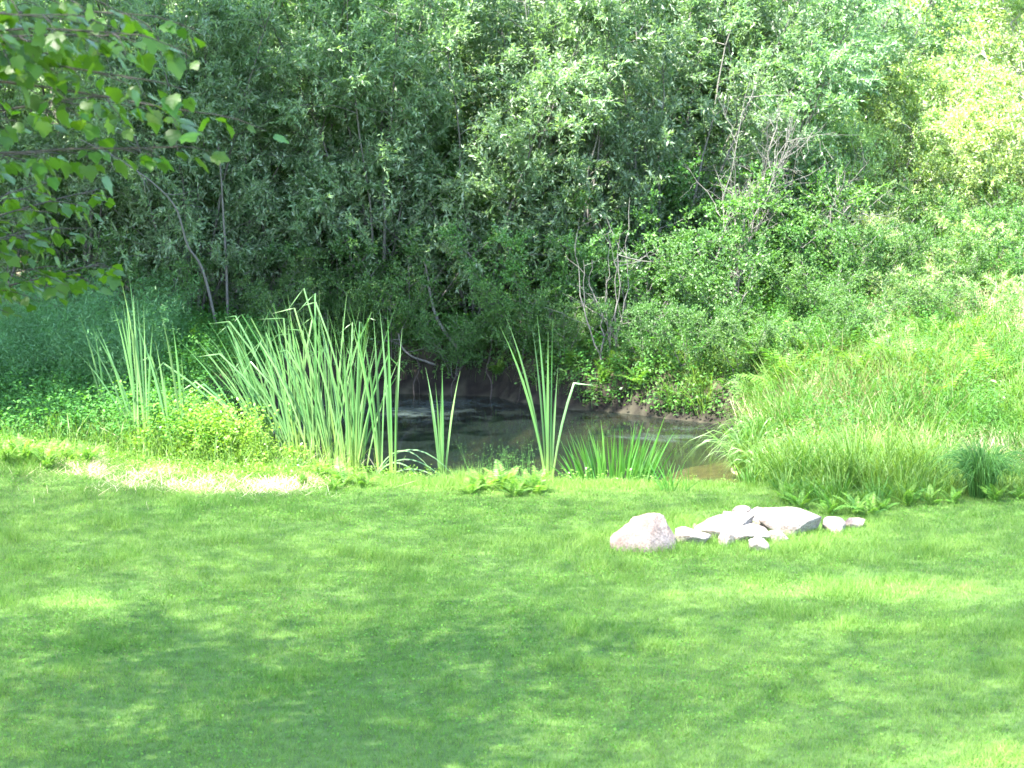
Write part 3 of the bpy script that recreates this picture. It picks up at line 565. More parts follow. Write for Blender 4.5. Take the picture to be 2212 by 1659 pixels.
tag(obj('crown', mesh_np('crown', V, F, {'tint': np.repeat(rng.uniform(0, 1, len(P_)), 4)}), M['shade'], lawn_tree), kind='stuff')

# ------------------------------------------------------------------ blades: cattails, iris, sedge
def ribbon(P, Wd, face, fold=0.25, twist=0.0):
    n = len(P); T = unit(np.gradient(P, axis=0)); a = np.linspace(0, twist, n)[:, None]
    S = unit(np.cross(T, np.asarray(face, float))); N = np.cross(S, T); S2 = S * np.cos(a) + N * np.sin(a); N2 = np.cross(S2, T)
    w = np.asarray(Wd)[:, None] / 2
    V = np.stack([P - S2 * w, P + N2 * w * fold * 2, P + S2 * w], 1).reshape(-1, 3)
    i = np.arange(n - 1)[:, None] * 3 + np.arange(2)[None]; F = np.stack([i, i + 1, i + 4, i + 3], -1).reshape(-1, 4)
    return V, F, np.repeat(np.linspace(0, 1, n), 3)
def bez(a, b, c_, n): q = np.linspace(0, 1, n)[:, None]; return a * (1 - q) ** 2 + b * 2 * q * (1 - q) + c_ * q ** 2
def wprof(n, w): q = np.linspace(0, 1, n); return w * (0.75 + 0.25 * np.sin(q * 3)) * (1 - sstep(0.55, 1.0, q) * 0.93)
rb = np.random.default_rng(12)
def blade_part(name, root, base, tip, w, mat, bow=0.25, n=9, kink=None):
    base, tip = np.asarray(base, float), np.asarray(tip, float); L = np.linalg.norm(tip - base)
    ctrl = base * 0.45 + tip * 0.55; ctrl[:2] = base[:2] + (tip[:2] - base[:2]) * (0.55 - bow); ctrl[2] = base[2] + abs(tip[2] - base[2]) * 0.62
    P = bez(base, ctrl, tip, n)
    if kink is not None: P = np.vstack([bez(base, ctrl, tip, n - 3), tip + (np.asarray(kink) - tip) * np.array((0.35, 0.7, 1.0))[:, None]])
    face = np.array((rb.normal(0, 0.55), -1.0, 0.15)); V, F, al = ribbon(P, wprof(len(P), w), face, 0.2, rb.normal(0, 0.5))
    return obj(name, mesh_np(name, V, F, {'along': al, 'tint': np.full(len(V), rb.uniform(0, 1))}), M[mat], root)
def cattail(base_px, tips, label, group=None, w=0.027, y=None, extra=0, kinks={}):
    b = on_ground(*base_px) if y is None else at_depth(base_px[0], base_px[1], y)
    b[2] = gz(b[0], b[1])
    r = thing('cattail_plant', b, label, 'cattail', group)
    for k, (px, v) in enumerate(tips):
        dy = rb.normal(0, 0.12); tip = at_depth(px, v, b[1] + dy) - b; kk = None
        if k in kinks: kk = at_depth(kinks[k][0], kinks[k][1], b[1] + dy - 0.05) - b
        blade_part('leaf', r, (rb.normal(0, .012) + 0.012 * np.sign(tip[0]), rb.normal(0, .012), -0.06), tip, w * rb.uniform(.85, 1.15), 'cattail', kink=kk)
    for k in range(extra):
        h = rb.uniform(.5, .9); blade_part('dry_leaf', r, (rb.normal(0, .03), rb.normal(0, .03), -0.04), (rb.normal(0, .3), rb.normal(-.1, .15), h * rb.uniform(.15, .6)), .014, 'dry')
    return r
GC = 'cattails on the sunny left bank'
LC = 'tall cattail plant in the sunlit group on the bank left of the pond'
cattail((297, 962), [(165, 761), (173, 710), (265, 650), (273, 648), (212, 711)], LC, GC, y=27.6, extra=2)
cattail((306, 968), [(198, 708), (245, 663), (288, 636), (262, 690), (281, 700)], LC, GC, y=27.6, extra=2, kinks={3: (240, 694)})
cattail((318, 958), [(260, 600), (278, 591), (295, 641), (310, 660), (330, 700)], LC, GC, y=27.6, extra=1)
cattail((370, 974), [(306, 735), (290, 690), (335, 735), (326, 770), (352, 790)], LC, GC, y=27.6, extra=2, kinks={3: (300, 782)})
cattail((401, 990), [(347, 673), (372, 696), (392, 770), (385, 840)], LC, GC, y=27.6, extra=1)
cattail((235, 930), [(170, 680), (200, 700), (182, 760)], 'sparse shaded cattail plant left of the sunlit cattail group')
# dense middle clump
GM = 'cattails in the dense clump at the left end of the pond'
LM = 'cattail plant in the dense leaning clump at the left end of the pond'
for bx in np.linspace(565, 785, 24):
    bx = bx + rb.normal(0, 6); bv = 980 + 28 * (bx - 575) / 195 + rb.normal(0, 10); tips = []
    lean = -1.25 + 1.35 * (bx - 560) / 210
    for k in range(rb.integers(6, 9)):
        h = rb.uniform(0.62, 1.0) * (385 - 50 * abs(lean)); a = lean * 0.42 + rb.normal(0, 0.2)
        tips.append((bx + h * math.sin(a), bv - h * math.cos(a)))
    kn = {q: (tips[q][0] + (1 if lean > -.1 and rb.uniform() < .5 else -1) * rb.uniform(15, 55), tips[q][1] + rb.uniform(-5, 60)) for q in range(len(tips)) if rb.uniform() < .2}
    cattail((bx, bv), tips, LM, GM, y=28.15 - .95 * (bx - 570) / 215 + rb.normal(0, .13), w=.021, extra=int(rb.integers(1, 4)), kinks=kn)
cattail((824, 1047), y=26.75, tips=[(754, 653), (749, 668), (780, 700), (806, 672), (835, 760), (790, 760)], label='tall dark green cattail plant between the dense clump and the two slim cattails', extra=2)
cattail((849, 1066), y=26.35, tips=[(837, 660), (820, 668), (838, 690), (869, 708), (862, 745), (856, 800)], label='slim cattail plant with a yellow-green stem at the lawn edge beside the dense clump', extra=1)
cattail((955, 1043), y=26.7, tips=[(919, 793), (940, 826), (955, 786), (994, 801), (926, 850), (951, 850)], label='small lone cattail plant with five stiff leaves in front of the open water', extra=2)
cattail((1187, 1028), y=26.85, tips=[(1080, 705), (1090, 678), (1149, 703), (1160, 680), (1194, 676), (1184, 716), (1107, 770), (1240, 828), (1205, 800)], label='tall lone cattail plant with a broad fan of leaves beside the iris clump', w=.031, extra=2, kinks={7: (1283, 832)})
# leaves of a collapsed cattail arching over the water's edge
b = at_depth(800, 1040, 26.7); b[2] = gz(b[0], b[1]); r = thing('collapsed_cattail', b, 'collapsed cattail leaves arching flat over the water edge between the two small cattails', 'cattail')
for (mx, mv), (px, v) in (((880, 950), (1005, 1058)), ((870, 975), (985, 1062)), ((900, 1005), (960, 1050)), ((860, 960), (945, 1035)), ((850, 985), (930, 1060))):
    P = bez(np.array((0, 0, 0.02)), (at_depth(mx, mv, b[1]) - b) * np.array((1, 1, 1.6)), at_depth(px, v, b[1] - 0.25) - b, 12); P[:, 2] = np.maximum(P[:, 2], 0.0)
    V, F, al = ribbon(P, wprof(12, .02), (rb.normal(0, .2), -.6, 1), .15); obj('leaf', mesh_np('leaf', V, F, {'along': al * .6 + .4, 'tint': np.full(len(V), rb.uniform())}), M['cattail'], r)
# iris clump
b = at_depth(1325, 1050, 26.42); b[2] = gz(b[0], b[1]); r = thing('iris_clump', b, 'short bright green clump of sword-shaped iris leaves at the pond edge', 'iris')
for k in range(115):
    bx = rb.uniform(1258, 1398); u = (bx - 1328) / 70; p = at_depth(bx, 1052, b[1] + rb.normal(0, .16)) - b; p[2] = -0.08
    h = rb.uniform(.55, 1.02) * (1 - .16 * u * u); a = u * .42 + rb.normal(0, .12); tip = p + np.array((h * math.sin(a), rb.normal(0, .12), h * math.cos(a)))
    blade_part('leaf', r, p, tip, rb.uniform(.017, .026), 'iris', .12, 7)
for (px, v), (tx, tv) in (((1245, 1050), (1180, 1000)), ((1250, 1050), (1215, 960)), ((1262, 1045), (1225, 920)), ((1400, 1045), (1459, 930)), ((1392, 1050), (1440, 890)), ((1270, 1050), (1238, 990))):
    blade_part('leaf', r, at_depth(px, v, b[1]) - b - (0, 0, .05), at_depth(tx, tv, b[1] - .1) - b, .02, 'iris', .1, 7)
for k in range(6):
    bx = rb.uniform(1430, 1480); p = on_ground(bx, 1062); q = thing('grass_tuft', p, 'thin upright grass tuft on the lawn edge right of the iris clump', 'grass tuft', 'thin tufts right of the iris') if k % 2 == 0 else q
    for j in range(5): blade_part('blade', q, p - np.array(q.location) + (rb.normal(0, .03), 0, -.03), p - np.array(q.location) + (rb.normal(0, .16), rb.normal(0, .05), rb.uniform(.15, .42)), .009, 'iris', .1, 6)

# sedge tussocks: arching fine leaves
def sedge(seed, nb, L, wd, mat='sedge', arch=0.8):
    rg = np.random.default_rng(seed); t = thing('sedge_tussock', (0, 0, 0), 'arching green sedge tussock leaning over the water at the right bank', 'sedge', 'sedge tussocks on the right bank'); Vs, Fs, A, Ti, k0 = [], [], [], [], 0
    for k in range(nb):
        az = rg.uniform(0, 6.28); o = np.array((math.cos(az), math.sin(az), 0)); l = L * rg.uniform(.6, 1.1); sp = rg.uniform(.25, 1.0) * arch
        P = bez(o * .06 * rg.uniform(0, 1.5) - (0, 0, .05), o * l * .4 * sp + np.array((0, 0, l * .85)), o * l * sp + np.array((0, 0, l * (.62 - .55 * sp + rg.normal(0, .08)))), 7)
        V, F, al = ribbon(P, wprof(7, wd), (rg.normal(0, .6), -.7, .7), .2, rg.normal(0, .4)); Vs.append(V); Fs.append(F + k0); k0 += len(V); A.append(al); Ti.append(np.full(len(V), rg.uniform()))
    obj('leaves', mesh_np('leaves', np.concatenate(Vs), np.concatenate(Fs), {'along': np.concatenate(A), 'tint': np.concatenate(Ti)}), M[mat], t)['kind'] = 'stuff'
    return t
S1 = sedge(71, 110, .85, .009); S2 = sedge(72, 120, .7, .008)
rng = np.random.default_rng(3)
place([S1, S2], [(2.95, 27.6, 1.35), (3.2, 28.5, 1.4), (3.1, 26.9, 1.15), (3.6, 25.8, .95), (4.2, 25.2, .8), (5.0, 26.4, 1.0), (6.0, 27.2, 1.0), (4.9, 31.5, 1.0), (6.6, 29.2, 1.0), (5.8, 28.8, 1.1), (3.55, 29.6, 1.1), (3.5, 27.6, 1.0), (3.9, 28.6, 1.0), (3.65, 30.7, .95), (4.3, 27.4, .9), (3.4, 26.6, .75), (4.0, 26.5, .7), (4.6, 29.4, .95), (4.5, 28.2, .9), (5.3, 27.7, .9), (3.4, 31.9, .8), (5.4, 30.3, .9), (2.7, 32.4, .7)])
for p, loc, s in ((S1, (-2.6, 26.4), .5), (S2, (0.55, 26.35), .45), (S2, (-0.9, 26.5), .4)):
    copy_tree(p, (loc[0], loc[1], gz(*loc)), 1.0, s, 'small arching sedge tuft among the plants on the lawn side of the pond', 'small sedge tufts on the lawn side')
# dark bush at the right edge
rush = sedge(73, 420, .75, .007, 'herb', .75); rush.name = 'rush_bush'
p = on_ground(2120, 1075); rush.location = p; rush.scale = (1.35,) * 3; tag(rush, 'dark green rounded clump of rushes beside the right end of the lawn', 'rush', 'dark rush clump')
copy_tree(rush, (p[0] + .9, p[1] + .3, p[2]), 2.0, 1.2, 'darker green rush clump half out of view past the rounded one', 'dark rush clump'); del rush['group']

# ------------------------------------------------------------------ ferns
def frond_mesh(seed, L=0.55, npair=17):
    rg = np.random.default_rng(seed); q = np.linspace(0, 1, npair + 3)
    C = np.c_[L * .78 * q, 0 * q, L * (.75 * q - .48 * q ** 2)]; T = unit(np.gradient(C, axis=0)); P, D, Ls = [], [], []
    for k in range(2, npair + 2):
        for s in (-1, 1):
            P.append(C[k]); D.append(T[k] * .45 + np.array((0, s, -.12 + rg.normal(0, .08)))); u = (k - 1) / (npair + 1)
            Ls.append(L * .25 * (math.sin(min(1, u * 1.6 + .25) * 1.57) * (1 - u) ** .7 + .06))
    P, D, Ls = np.array(P), unit(np.array(D)), np.array(Ls); V, F = leaves(P, D, np.tile((0., 0, 1), (len(P), 1)) + rg.normal(0, .15, P.shape), Ls, Ls * .27, .1, .35)
    tv, tf = tube(C[::3], .003, 3); tint = np.r_[np.repeat(rg.uniform(0, 1, len(P)), 4), np.full(len(tv), .5)]
    return mesh_np('frond', np.vstack([V, tv]), [F, tf + len(V)], {'tint': tint})
FR = [frond_mesh(s) for s in (1, 2, 3)]
for me in FR: me.materials.append(M['fern'])
def fern(loc, s, label, group, nf=8):
    t = thing('fern', loc, label, 'fern', group)
    a0 = rng.uniform(0, 6.28)
    for k in range(nf):
        f = rng.uniform(.75, 1.15) * s; obj('frond', FR[k % 3], None, t, (0, 0, -.02), (rng.normal(0, .12), -rng.uniform(.05, .95), a0 + k * 6.28 / nf + rng.normal(0, .25)), f)
def fern_px(pts, s, label, group):
    for px, v in pts:
        p = on_ground(px, v); fern(p, s * rng.uniform(.8, 1.2), label, group)
fern_px([(15, 1005), (60, 1000), (105, 1012), (150, 1003), (40, 985), (190, 1008), (125, 988)], .75, 'bright green fern at the edge of the lawn left of the cattails', 'ferns at the left end of the lawn edge')
fern_px([(690, 1040), (740, 1048), (785, 1052), (655, 1050), (720, 1060)], .6, 'low sunny fern at the lawn edge below the dense cattail clump', 'ferns below the cattail clump')
fern_px([(1045, 1058), (1090, 1062), (1135, 1060), (1160, 1066), (1015, 1066), (1110, 1072)], .72, 'yellow-green fern on the lawn edge between the small cattail and the iris', 'ferns between cattail and iris')
fern_px([(1790, 1112), (1850, 1110), (1905, 1102), (1960, 1095), (2010, 1090), (2060, 1088), (2150, 1084), (2200, 1078), (1880, 1116), (1730, 1100), (1700, 1090)], .6, 'bright fern along the lawn edge below the tall grass of the right bank', 'ferns along the right lawn edge')
fern_px([(470, 760), (430, 740), (390, 720), (350, 710), (500, 740), (440, 700), (380, 690), (330, 760), (410, 780), (300, 720), (470, 700)], 1.15, 'shaded green fern on the left bank in front of the thicket', 'shaded ferns of the left bank')
fern_px([(1960, 640), (2010, 620), (2060, 600), (2110, 590), (1990, 590), (2050, 560), (2090, 620), (1920, 650), (1880, 640), (2140, 570), (2170, 640), (1940, 600), (2020, 660), (1840, 660), (2100, 660), (1980, 690), (1900, 690), (2190, 600), (2150, 690), (1870, 600), (2060, 520), (2140, 520), (1800, 690)], 1.25, 'large fern on the slope below the sunlit bushes', 'large ferns of the right slope')
fern_px([(1640, 730), (1680, 720), (1600, 760), (1660, 760), (1720, 740), (1760, 760), (1700, 790)], 1.0, 'fern in the tall grass behind the right end of the pond', 'ferns behind the right end of the pond')
fern_px([(1700, 860), (1760, 820), (1820, 800), (1900, 780), (1990, 770), (2070, 760), (2140, 780), (1680, 800), (1960, 830), (2120, 850), (2040, 900), (1860, 860)], 1.75, 'fern standing out of the tall grass on the right bank', 'ferns in the tall grass of the right bank')
fern_px([(1180, 800), (1120, 790), (1080, 810), (1230, 790), (1330, 800), (1400, 790), (1460, 800), (1530, 790), (1380, 830), (1300, 830)], .8, 'dark shaded fern on the far bank under the willows', 'shaded ferns of the far bank')

# ------------------------------------------------------------------ rocks
def rock_mat(name, a, b, spots):
    m, nt, lk, bs = nodes_of(name); tc = nt.new('ShaderNodeTexCoord')
    n1 = nt.new('ShaderNodeTexNoise'); n1.inputs['Scale'].default_value = 4; n1.inputs['Detail'].default_value = 8; lk.new(tc.outputs['Object'], n1.inputs['Vector'])
    n2 = nt.new('ShaderNodeTexNoise'); n2.inputs['Scale'].default_value = 45; n2.inputs['Detail'].default_value = 3; lk.new(tc.outputs['Object'], n2.inputs['Vector'])
    r1 = nt.new('ShaderNodeValToRGB'); r1.color_ramp.elements[0].position = .36; r1.color_ramp.elements[1].position = .62; r1.color_ramp.elements[0].color = rgb(a); r1.color_ramp.elements[1].color = rgb(b); lk.new(n1.outputs[0], r1.inputs[0])
    r2 = nt.new('ShaderNodeMapRange'); r2.inputs['From Min'].default_value = .35; r2.inputs['From Max'].default_value = .75; r2.inputs['To Max'].default_value = .8; lk.new(n2.outputs[0], r2.inputs['Value'])
    cc = mixc(nt, lk, r2.outputs[0], r1.outputs[0], spots); lk.new(cc, bs.inputs['Base Color']); bs.inputs['Roughness'].default_value = .85
    n3 = nt.new('ShaderNodeTexNoise'); n3.inputs['Scale'].default_value = 14; n3.inputs['Detail'].default_value = 9; n3.inputs['Roughness'].default_value = .65; lk.new(tc.outputs['Object'], n3.inputs['Vector'])
    bp = nt.new('ShaderNodeBump'); bp.inputs['Strength'].default_value = 1.0; bp.inputs['Distance'].default_value = .04; lk.new(n3.outputs[0], bp.inputs['Height']); lk.new(bp.outputs[0], bs.inputs['Normal'])
    return m
M['rock_pink'] = rock_mat('pinkish_granite', (.12, .078, .06), (.21, .17, .15), (.06, .042, .034))
M['rock_white'] = rock_mat('pale_granite', (.15, .115, .095), (.25, .23, .21), (.05, .035, .028))
M['rock_brown'] = rock_mat('brown_stone', (.09, .065, .05), (.16, .12, .1), (.06, .045, .035))
M['rock_dark'] = rock_mat('dark_stone', (.06, .045, .045), (.12, .09, .085), (.05, .04, .04))
import bmesh
bm = bmesh.new(); bmesh.ops.create_icosphere(bm, subdivisions=4, radius=1); SPH = np.array([v.co[:] for v in bm.verts]); SPF = np.array([[v.index for v in f.verts] for f in bm.faces]); bm.free()
def rock(x0, x1, vtop, vbot, label, mat, seed, depth=0.8, planes=None, rz=0.0, tilt=(0, 0), lift=0.0, sharp=0.04):
    rg = np.random.default_rng(seed); cx = (x0 + x1) / 2; g = on_ground(cx, vbot); px = FPX / g[1]; Wm = (1.42 if 1459 <= x0 < 1750 else 1.2) * (x1 - x0) / px; Dm = Wm * depth
    Hm = max(0.05, 1.25 * (vbot - vtop) / px - Dm * 0.08); P = SPH.copy()
    pl = planes or []
    for k in range(15): pl = pl + [(unit(rg.normal(0, 1, 3)), rg.uniform(.5, .85))]
    for nrm, d in pl:
        nrm = unit(np.array(nrm, float)); e = np.maximum(0, P @ nrm - d); P = P - e[:, None] * nrm * (1 - sharp)
    P = P / np.abs(P).max(0); nz = fbm(P[:, 0] * 2.2 + P[:, 2] * 1.3 + seed, P[:, 1] * 2.2 - P[:, 2] * 1.7, seed, 4) - .5; P = P * (1 + .14 * nz)[:, None]
    P = P * np.array((Wm / 2, Dm / 2, Hm * .62)); R = (Matrix.Rotation(rz, 3, 'Z') @ Matrix.Rotation(tilt[0], 3, 'X') @ Matrix.Rotation(tilt[1], 3, 'Y')); P = P @ np.array(R).T
    P[:, 2] += -P[:, 2].min() - Hm * .2
    o = obj('boulder' if Wm > .45 else 'stone', mesh_np('rock', P, SPF, None, True), M[mat], None, (g[0], g[1] + Dm * .45, g[2] + lift))
    return tag(o, label, 'rock')
def hull_boulder(x0, x1, vbot, pts, label, mat, seed):
    bm = bmesh.new()
    for p in pts: bm.verts.new(p)
    r = bmesh.ops.convex_hull(bm, input=bm.verts); bmesh.ops.delete(bm, geom=[e for e in r['geom_interior'] if isinstance(e, bmesh.types.BMVert)], context='VERTS')
    bmesh.ops.bevel(bm, geom=list(bm.edges), offset=.014, segments=1, affect='EDGES'); bmesh.ops.triangulate(bm, faces=bm.faces)
    for k in range(3): bmesh.ops.subdivide_edges(bm, edges=[e for e in bm.edges if e.calc_length() > .06], cuts=1, use_grid_fill=True); bmesh.ops.triangulate(bm, faces=bm.faces)
    bm.normal_update(); g = on_ground((x0 + x1) / 2, vbot); sc = (x1 - x0) / (FPX / g[1])
    for v in bm.verts:
        nz = float(fbm(v.co.x * 5 + v.co.z * 3, v.co.y * 5 - v.co.z * 4, seed, 4)) - .5; v.co += v.normal * nz * .075
    for v in bm.verts: v.co *= sc
    me = bpy.data.meshes.new('boulder'); bm.to_mesh(me); bm.free(); me.polygons.foreach_set('use_smooth', np.ones(len(me.polygons), bool)); me.materials.append(M[mat])
    return tag(obj('boulder', me, None, None, (g[0], g[1] + sc * .3, g[2])), label, 'rock')
hull_boulder(1319, 1463, 1192, [(-.5, -.15, .02), (-.52, .05, .16), (-.28, -.36, -.1), (.1, -.42, -.12), (.5, -.2, -.1), (.53, .1, .1), (.12, -.26, .34), (-.14, 0, .5), (.16, -.08, .56), (.3, .0, .52), (.34, .2, .4), (.42, -.05, .26), (-.4, .3, 0), (.4, .35, 0), (-.05, .35, .36)],
             'big pinkish angular boulder with a ridged top, standing apart on the grass', 'rock_pink', 4)
rock(1459, 1524, 1145, 1182, 'white wedge-shaped stone next to the pinkish boulder', 'rock_white', 5, .8)
rock(1517, 1626, 1120, 1172, 'long pale slab lying aslant in the middle of the rock pile', 'rock_white', 6, .55, [((-.3, -.4, 1), .35), ((.2, -.2, 1), .4)], tilt=(.15, -.18))
rock(1493, 1508, 1136, 1148, 'tiny pale stone on the left tip of the long slab', 'rock_white', 7, .9, lift=.02)
rock(1564, 1579, 1114, 1130, 'tiny pale stone behind the long slab', 'rock_white', 8, .9, lift=.03)
rock(1588, 1622, 1110, 1136, 'small white stone perched on the dark stone at the back of the pile', 'rock_white', 9, .9, lift=.06)
rock(1594, 1614, 1118, 1136, 'small dark stone wedged beneath the perched white stone', 'rock_dark', 10, .9, lift=.02)
rock(1612, 1672, 1105, 1142, 'rounded white stone leaning against the largest pale boulder', 'rock_white', 11, .8, lift=.02)
rock(1659, 1771, 1103, 1160, 'largest smooth white boulder with a flat top at the right of the pile', 'rock_white', 12, .7, [((0, 0, 1), .7), ((0, -1, .1), .6), ((.9, -.4, .1), .8)], sharp=.2)
rock(1624, 1700, 1130, 1156, 'flat brown stone lying between the white stones of the pile', 'rock_brown', 13, .8, [((0, 0, 1), .4)])
rock(1582, 1662, 1138, 1176, 'broad white stone at the front of the rock pile', 'rock_white', 14, .7)
rock(1558, 1586, 1146, 1182, 'narrow upright pale stone at the front of the pile below the long slab', 'rock_white', 15, .8)
rock(1622, 1660, 1166, 1193, 'small buff stone sunk in the grass before the pile', 'rock_white', 16, .9)
rock(1656, 1706, 1146, 1173, 'white stone sunk in the grass below the largest white boulder', 'rock_white', 17, .8)
rock(1783, 1832, 1120, 1151, 'buff stone lying apart to the right of the largest white boulder', 'rock_white', 18, .8)
rock(1826, 1868, 1124, 1142, 'low flat stone half hidden in grass at the right end of the rocks', 'rock_pink', 19, .8)

# ------------------------------------------------------------------ grass and ground cover (stuff)
def in_view(x, y, m=1.0): return np.abs(x) < 0.236 * y + m
def grass_tris(name, x, y, h, w, tint, mat, lean=.35, seed=0, bend=False, dirs=0):
    rg = np.random.default_rng(seed); n = len(x); z = ground_z(x, y); a = rg.uniform(0, 2 * np.pi, n); B = np.c_[x, y, z - .008]; S = np.c_[np.cos(a), np.sin(a), 0 * a] * (w / 2)[:, None]
    ln = (rg.normal(0, lean, (n, 2)) + dirs) * h[:, None]
    if not bend:
        V = np.stack([B - S, B + S, B + np.c_[ln, h]], 1).reshape(-1, 3); F = np.arange(3 * n).reshape(-1, 3); k = 3
    else:
        m1 = B + np.c_[ln * .25, h * .5]; m2 = B + np.c_[ln * .75, h * .88]; tp = B + np.c_[ln * 1.45, h * (1.02 - .3 * np.minimum(1, np.abs(ln).sum(1) / h))]
        V = np.stack([B - S, B + S, m1 + S * .95, m1 - S * .95, m2 + S * .7, m2 - S * .7, tp], 1).reshape(-1, 3); i = np.arange(n)[:, None] * 7
        F = [np.concatenate([i + np.array((0, 1, 2, 3)), i + np.array((3, 2, 4, 5))]), i + np.array((5, 4, 6))]; k = 7
    return tag(obj(name, mesh_np(name, V, F, {'tint': np.repeat(np.clip(tint, 0, 1), k)}), M[mat]), kind='stuff')
rg = np.random.default_rng(99)
N = 1000000; x = rg.uniform(-8.2, 8.2, N); y = 13.3 + (26.9 - 13.3) * rg.uniform(0, 1, N) ** 0.92
kp = in_view(x, y, .9) & (shore_sd(x, y) > .12); x, y = x[kp], y[kp]
st = np.clip(np.exp(-((x + 4.6) / .8) ** 2 - ((y - 25.9) / .6) ** 2) + np.exp(-((x + 3.2) / 1.0) ** 2 - ((y - 25.6) / .55) ** 2), 0, 1)
kp = rg.uniform(0, 1, len(x)) > st * .95 * sstep(.42, .68, fbm(x * 2.2, y * 1.6, 17)); x, y = x[kp][:560000], y[kp][:560000]
p1, p2 = fbm(x * .55, y * .55, 21), fbm(x * 2.6, y * 2.6, 31)
h = rg.uniform(.028, .06, len(x)) * (.6 + .9 * p2) * (1 + 1.2 * sstep(24.8, 26.2, y)) * (1 + .9 * sstep(.62, .75, fbm(x * 1.7, y * 1.7, 141))) * (1 + 1.1 * np.exp(-((x - 2.1) / 1.5) ** 2 - ((y - 22.3) / .7) ** 4)); w = rg.uniform(.0035, .0065, len(x))
tag(grass_tris('lawn_grass', x, y, h, w, .15 + .75 * (p1 - .25) + .35 * (p2 - .5) + rg.normal(.1, .2, len(x)), 'lawn', .5, 1), 'mown green lawn grass', 'grass')
# clover and broad-leaved weeds in the lawn
N = 70000; x = rg.uniform(-7, 7, N); y = rg.uniform(13.5, 26.2, N); kp = in_view(x, y, .8) & (fbm(x * .8, y * .8, 41) + rg.normal(0, .1, N) > .52); x, y = x[kp], y[kp]
P = np.c_[x, y, ground_z(x, y) + rg.uniform(.018, .045, len(x))]; D = unit(np.c_[rg.normal(0, 1, (len(x), 2)), rg.normal(.1, .3, len(x))]); L = rg.uniform(.014, .03, len(x))
V, F = leaves(P, D, unit(rg.normal(0, .35, P.shape) + np.array((0, 0, 1))), L, L * .8); tag(obj('lawn_clover', mesh_np('lawn_clover', V, F, {'tint': np.repeat(rg.uniform(0, 1, len(x)), 4)}), M['clover']), 'clover and small broad-leaved weeds growing through the lawn', 'clover', kind='stuff')
N = 60000; x = rg.uniform(-7, 7, N); y = rg.uniform(13.5, 26.2, N); k = in_view(x, y, .8) & (fbm(x * 1.1, y * 1.1, 151) + .25 * np.exp(-((x + 6) / 1.3) ** 2 - ((y - 25.3) / .9) ** 2) + rg.normal(0, .08, N) > .6); x, y = x[k], y[k]
tag(grass_tris('lawn_thatch', x, y, rg.uniform(.012, .05, len(x)), rg.uniform(.003, .006, len(x)), rg.uniform(0, .6, len(x)), 'thatch', 1.0, 9), 'brown thatch and dead blades showing through the lawn', 'grass', kind='stuff')
# dry straw
N = 12000; x = np.r_[rg.normal(-4.7, .4, N // 2), rg.normal(-3.2, .6, N // 2)]; y = np.r_[rg.normal(26.0, .5, N // 2), rg.normal(25.85, .5, N // 2)]; kp = fbm(x * 2.2, y * 1.6, 17) + rg.normal(0, .06, N) > .44; x, y = x[kp], y[kp]; N = len(x)
tag(grass_tris('dry_straw', x, y, rg.uniform(.03, .12, N), rg.uniform(.005, .011, N), rg.uniform(0, 1, N), 'dry', 1.4, 3), 'bleached dry straw lying at the foot of the left cattails', 'straw', kind='stuff')
# tall grass of the right bank and of the rims
def scatter(n, x0, x1, y0, y1, f): x, y = rg.uniform(x0, x1, n), rg.uniform(y0, y1, n); k = f(x, y); return x[k], y[k]
def bank_edge(x): return 26.3 - 2.25 * sstep(2.4, 3.3, x) + 1.0 * sstep(4.2, 5.6, x)
tx, ty = scatter(3300, 2.3, 10.5, 23.6, 40, lambda x, y: in_view(x, y, .8) & (shore_sd(x, y) > .1) & (y > bank_edge(x) + rg.normal(0, .12, len(x))))
nt_ = len(tx); nb = 30; kk = np.repeat(np.arange(nt_), nb); n_ = len(kk)
th = rg.uniform(.34, .8, nt_) * (.6 + .8 * fbm(tx * 1.1, ty * 1.1, 71)) * (1 - .45 * sstep(31, 34.5, ty)) * (.42 + .58 * sstep(0, 1.3, ty - bank_edge(tx)))
tt_ = -.05 + 1.9 * (fbm(tx * .7, ty * .7, 61) - .35) + rg.normal(0, .25, nt_); tl = rg.normal(0, .22, (nt_, 2)) - np.c_[.12 * np.exp(-np.clip(tx - 3, 0, 9)), .05 + 0 * tx]
off = rg.normal(0, .055, (n_, 2)); x, y = tx[kk] + off[:, 0], ty[kk] + off[:, 1]; hh = th[kk] * rg.uniform(.55, 1.1, n_)
tag(grass_tris('bank_grass', x, y, hh, rg.uniform(.006, .0125, n_), tt_[kk] + rg.normal(0, .16, n_), 'tallgrass', .2, 4, True, tl[kk] + off * 5.5), 'tall uncut meadow grass covering the slope right of the pond', 'grass', kind='stuff')
x = rg.normal(4.5, .8, 1300); y = rg.normal(29.3, 1.1, 1300); k = shore_sd(x, y) > .3; x, y = x[k], y[k]
tag(grass_tris('seeding_grass', x, y, rg.uniform(.4, .9, len(x)), rg.uniform(.003, .006, len(x)), rg.uniform(0, .8, len(x)), 'thatch', .3, 11, True), 'tan seeding grass on the bank beside the pond', 'grass', kind='stuff')
x, y = scatter(16000, 3.2, 9, 26.0, 37, lambda x, y: in_view(x, y, .5) & (fbm(x * .7, y * .7, 81) > .55))
tag(grass_tris('dry_grass', x, y, rg.uniform(.3, .6, len(x)), rg.uniform(.003, .006, len(x)), rg.uniform(0, .7, len(x)), 'dry', .35, 5, True), 'tan dry stalks mixed into the tall grass of the right bank', 'grass', kind='stuff')
x, y = scatter(40000, -8.8, 3, 26.0, 37, lambda x, y: in_view(x, y, .8) & (shore_sd(x, y) > .1) & ((x < -3.2) | (y < 27) | (shore_sd(x, y) < 1.0)) & (rg.uniform(0, 1, len(x)) < np.where(y > 31, .3, .5)))
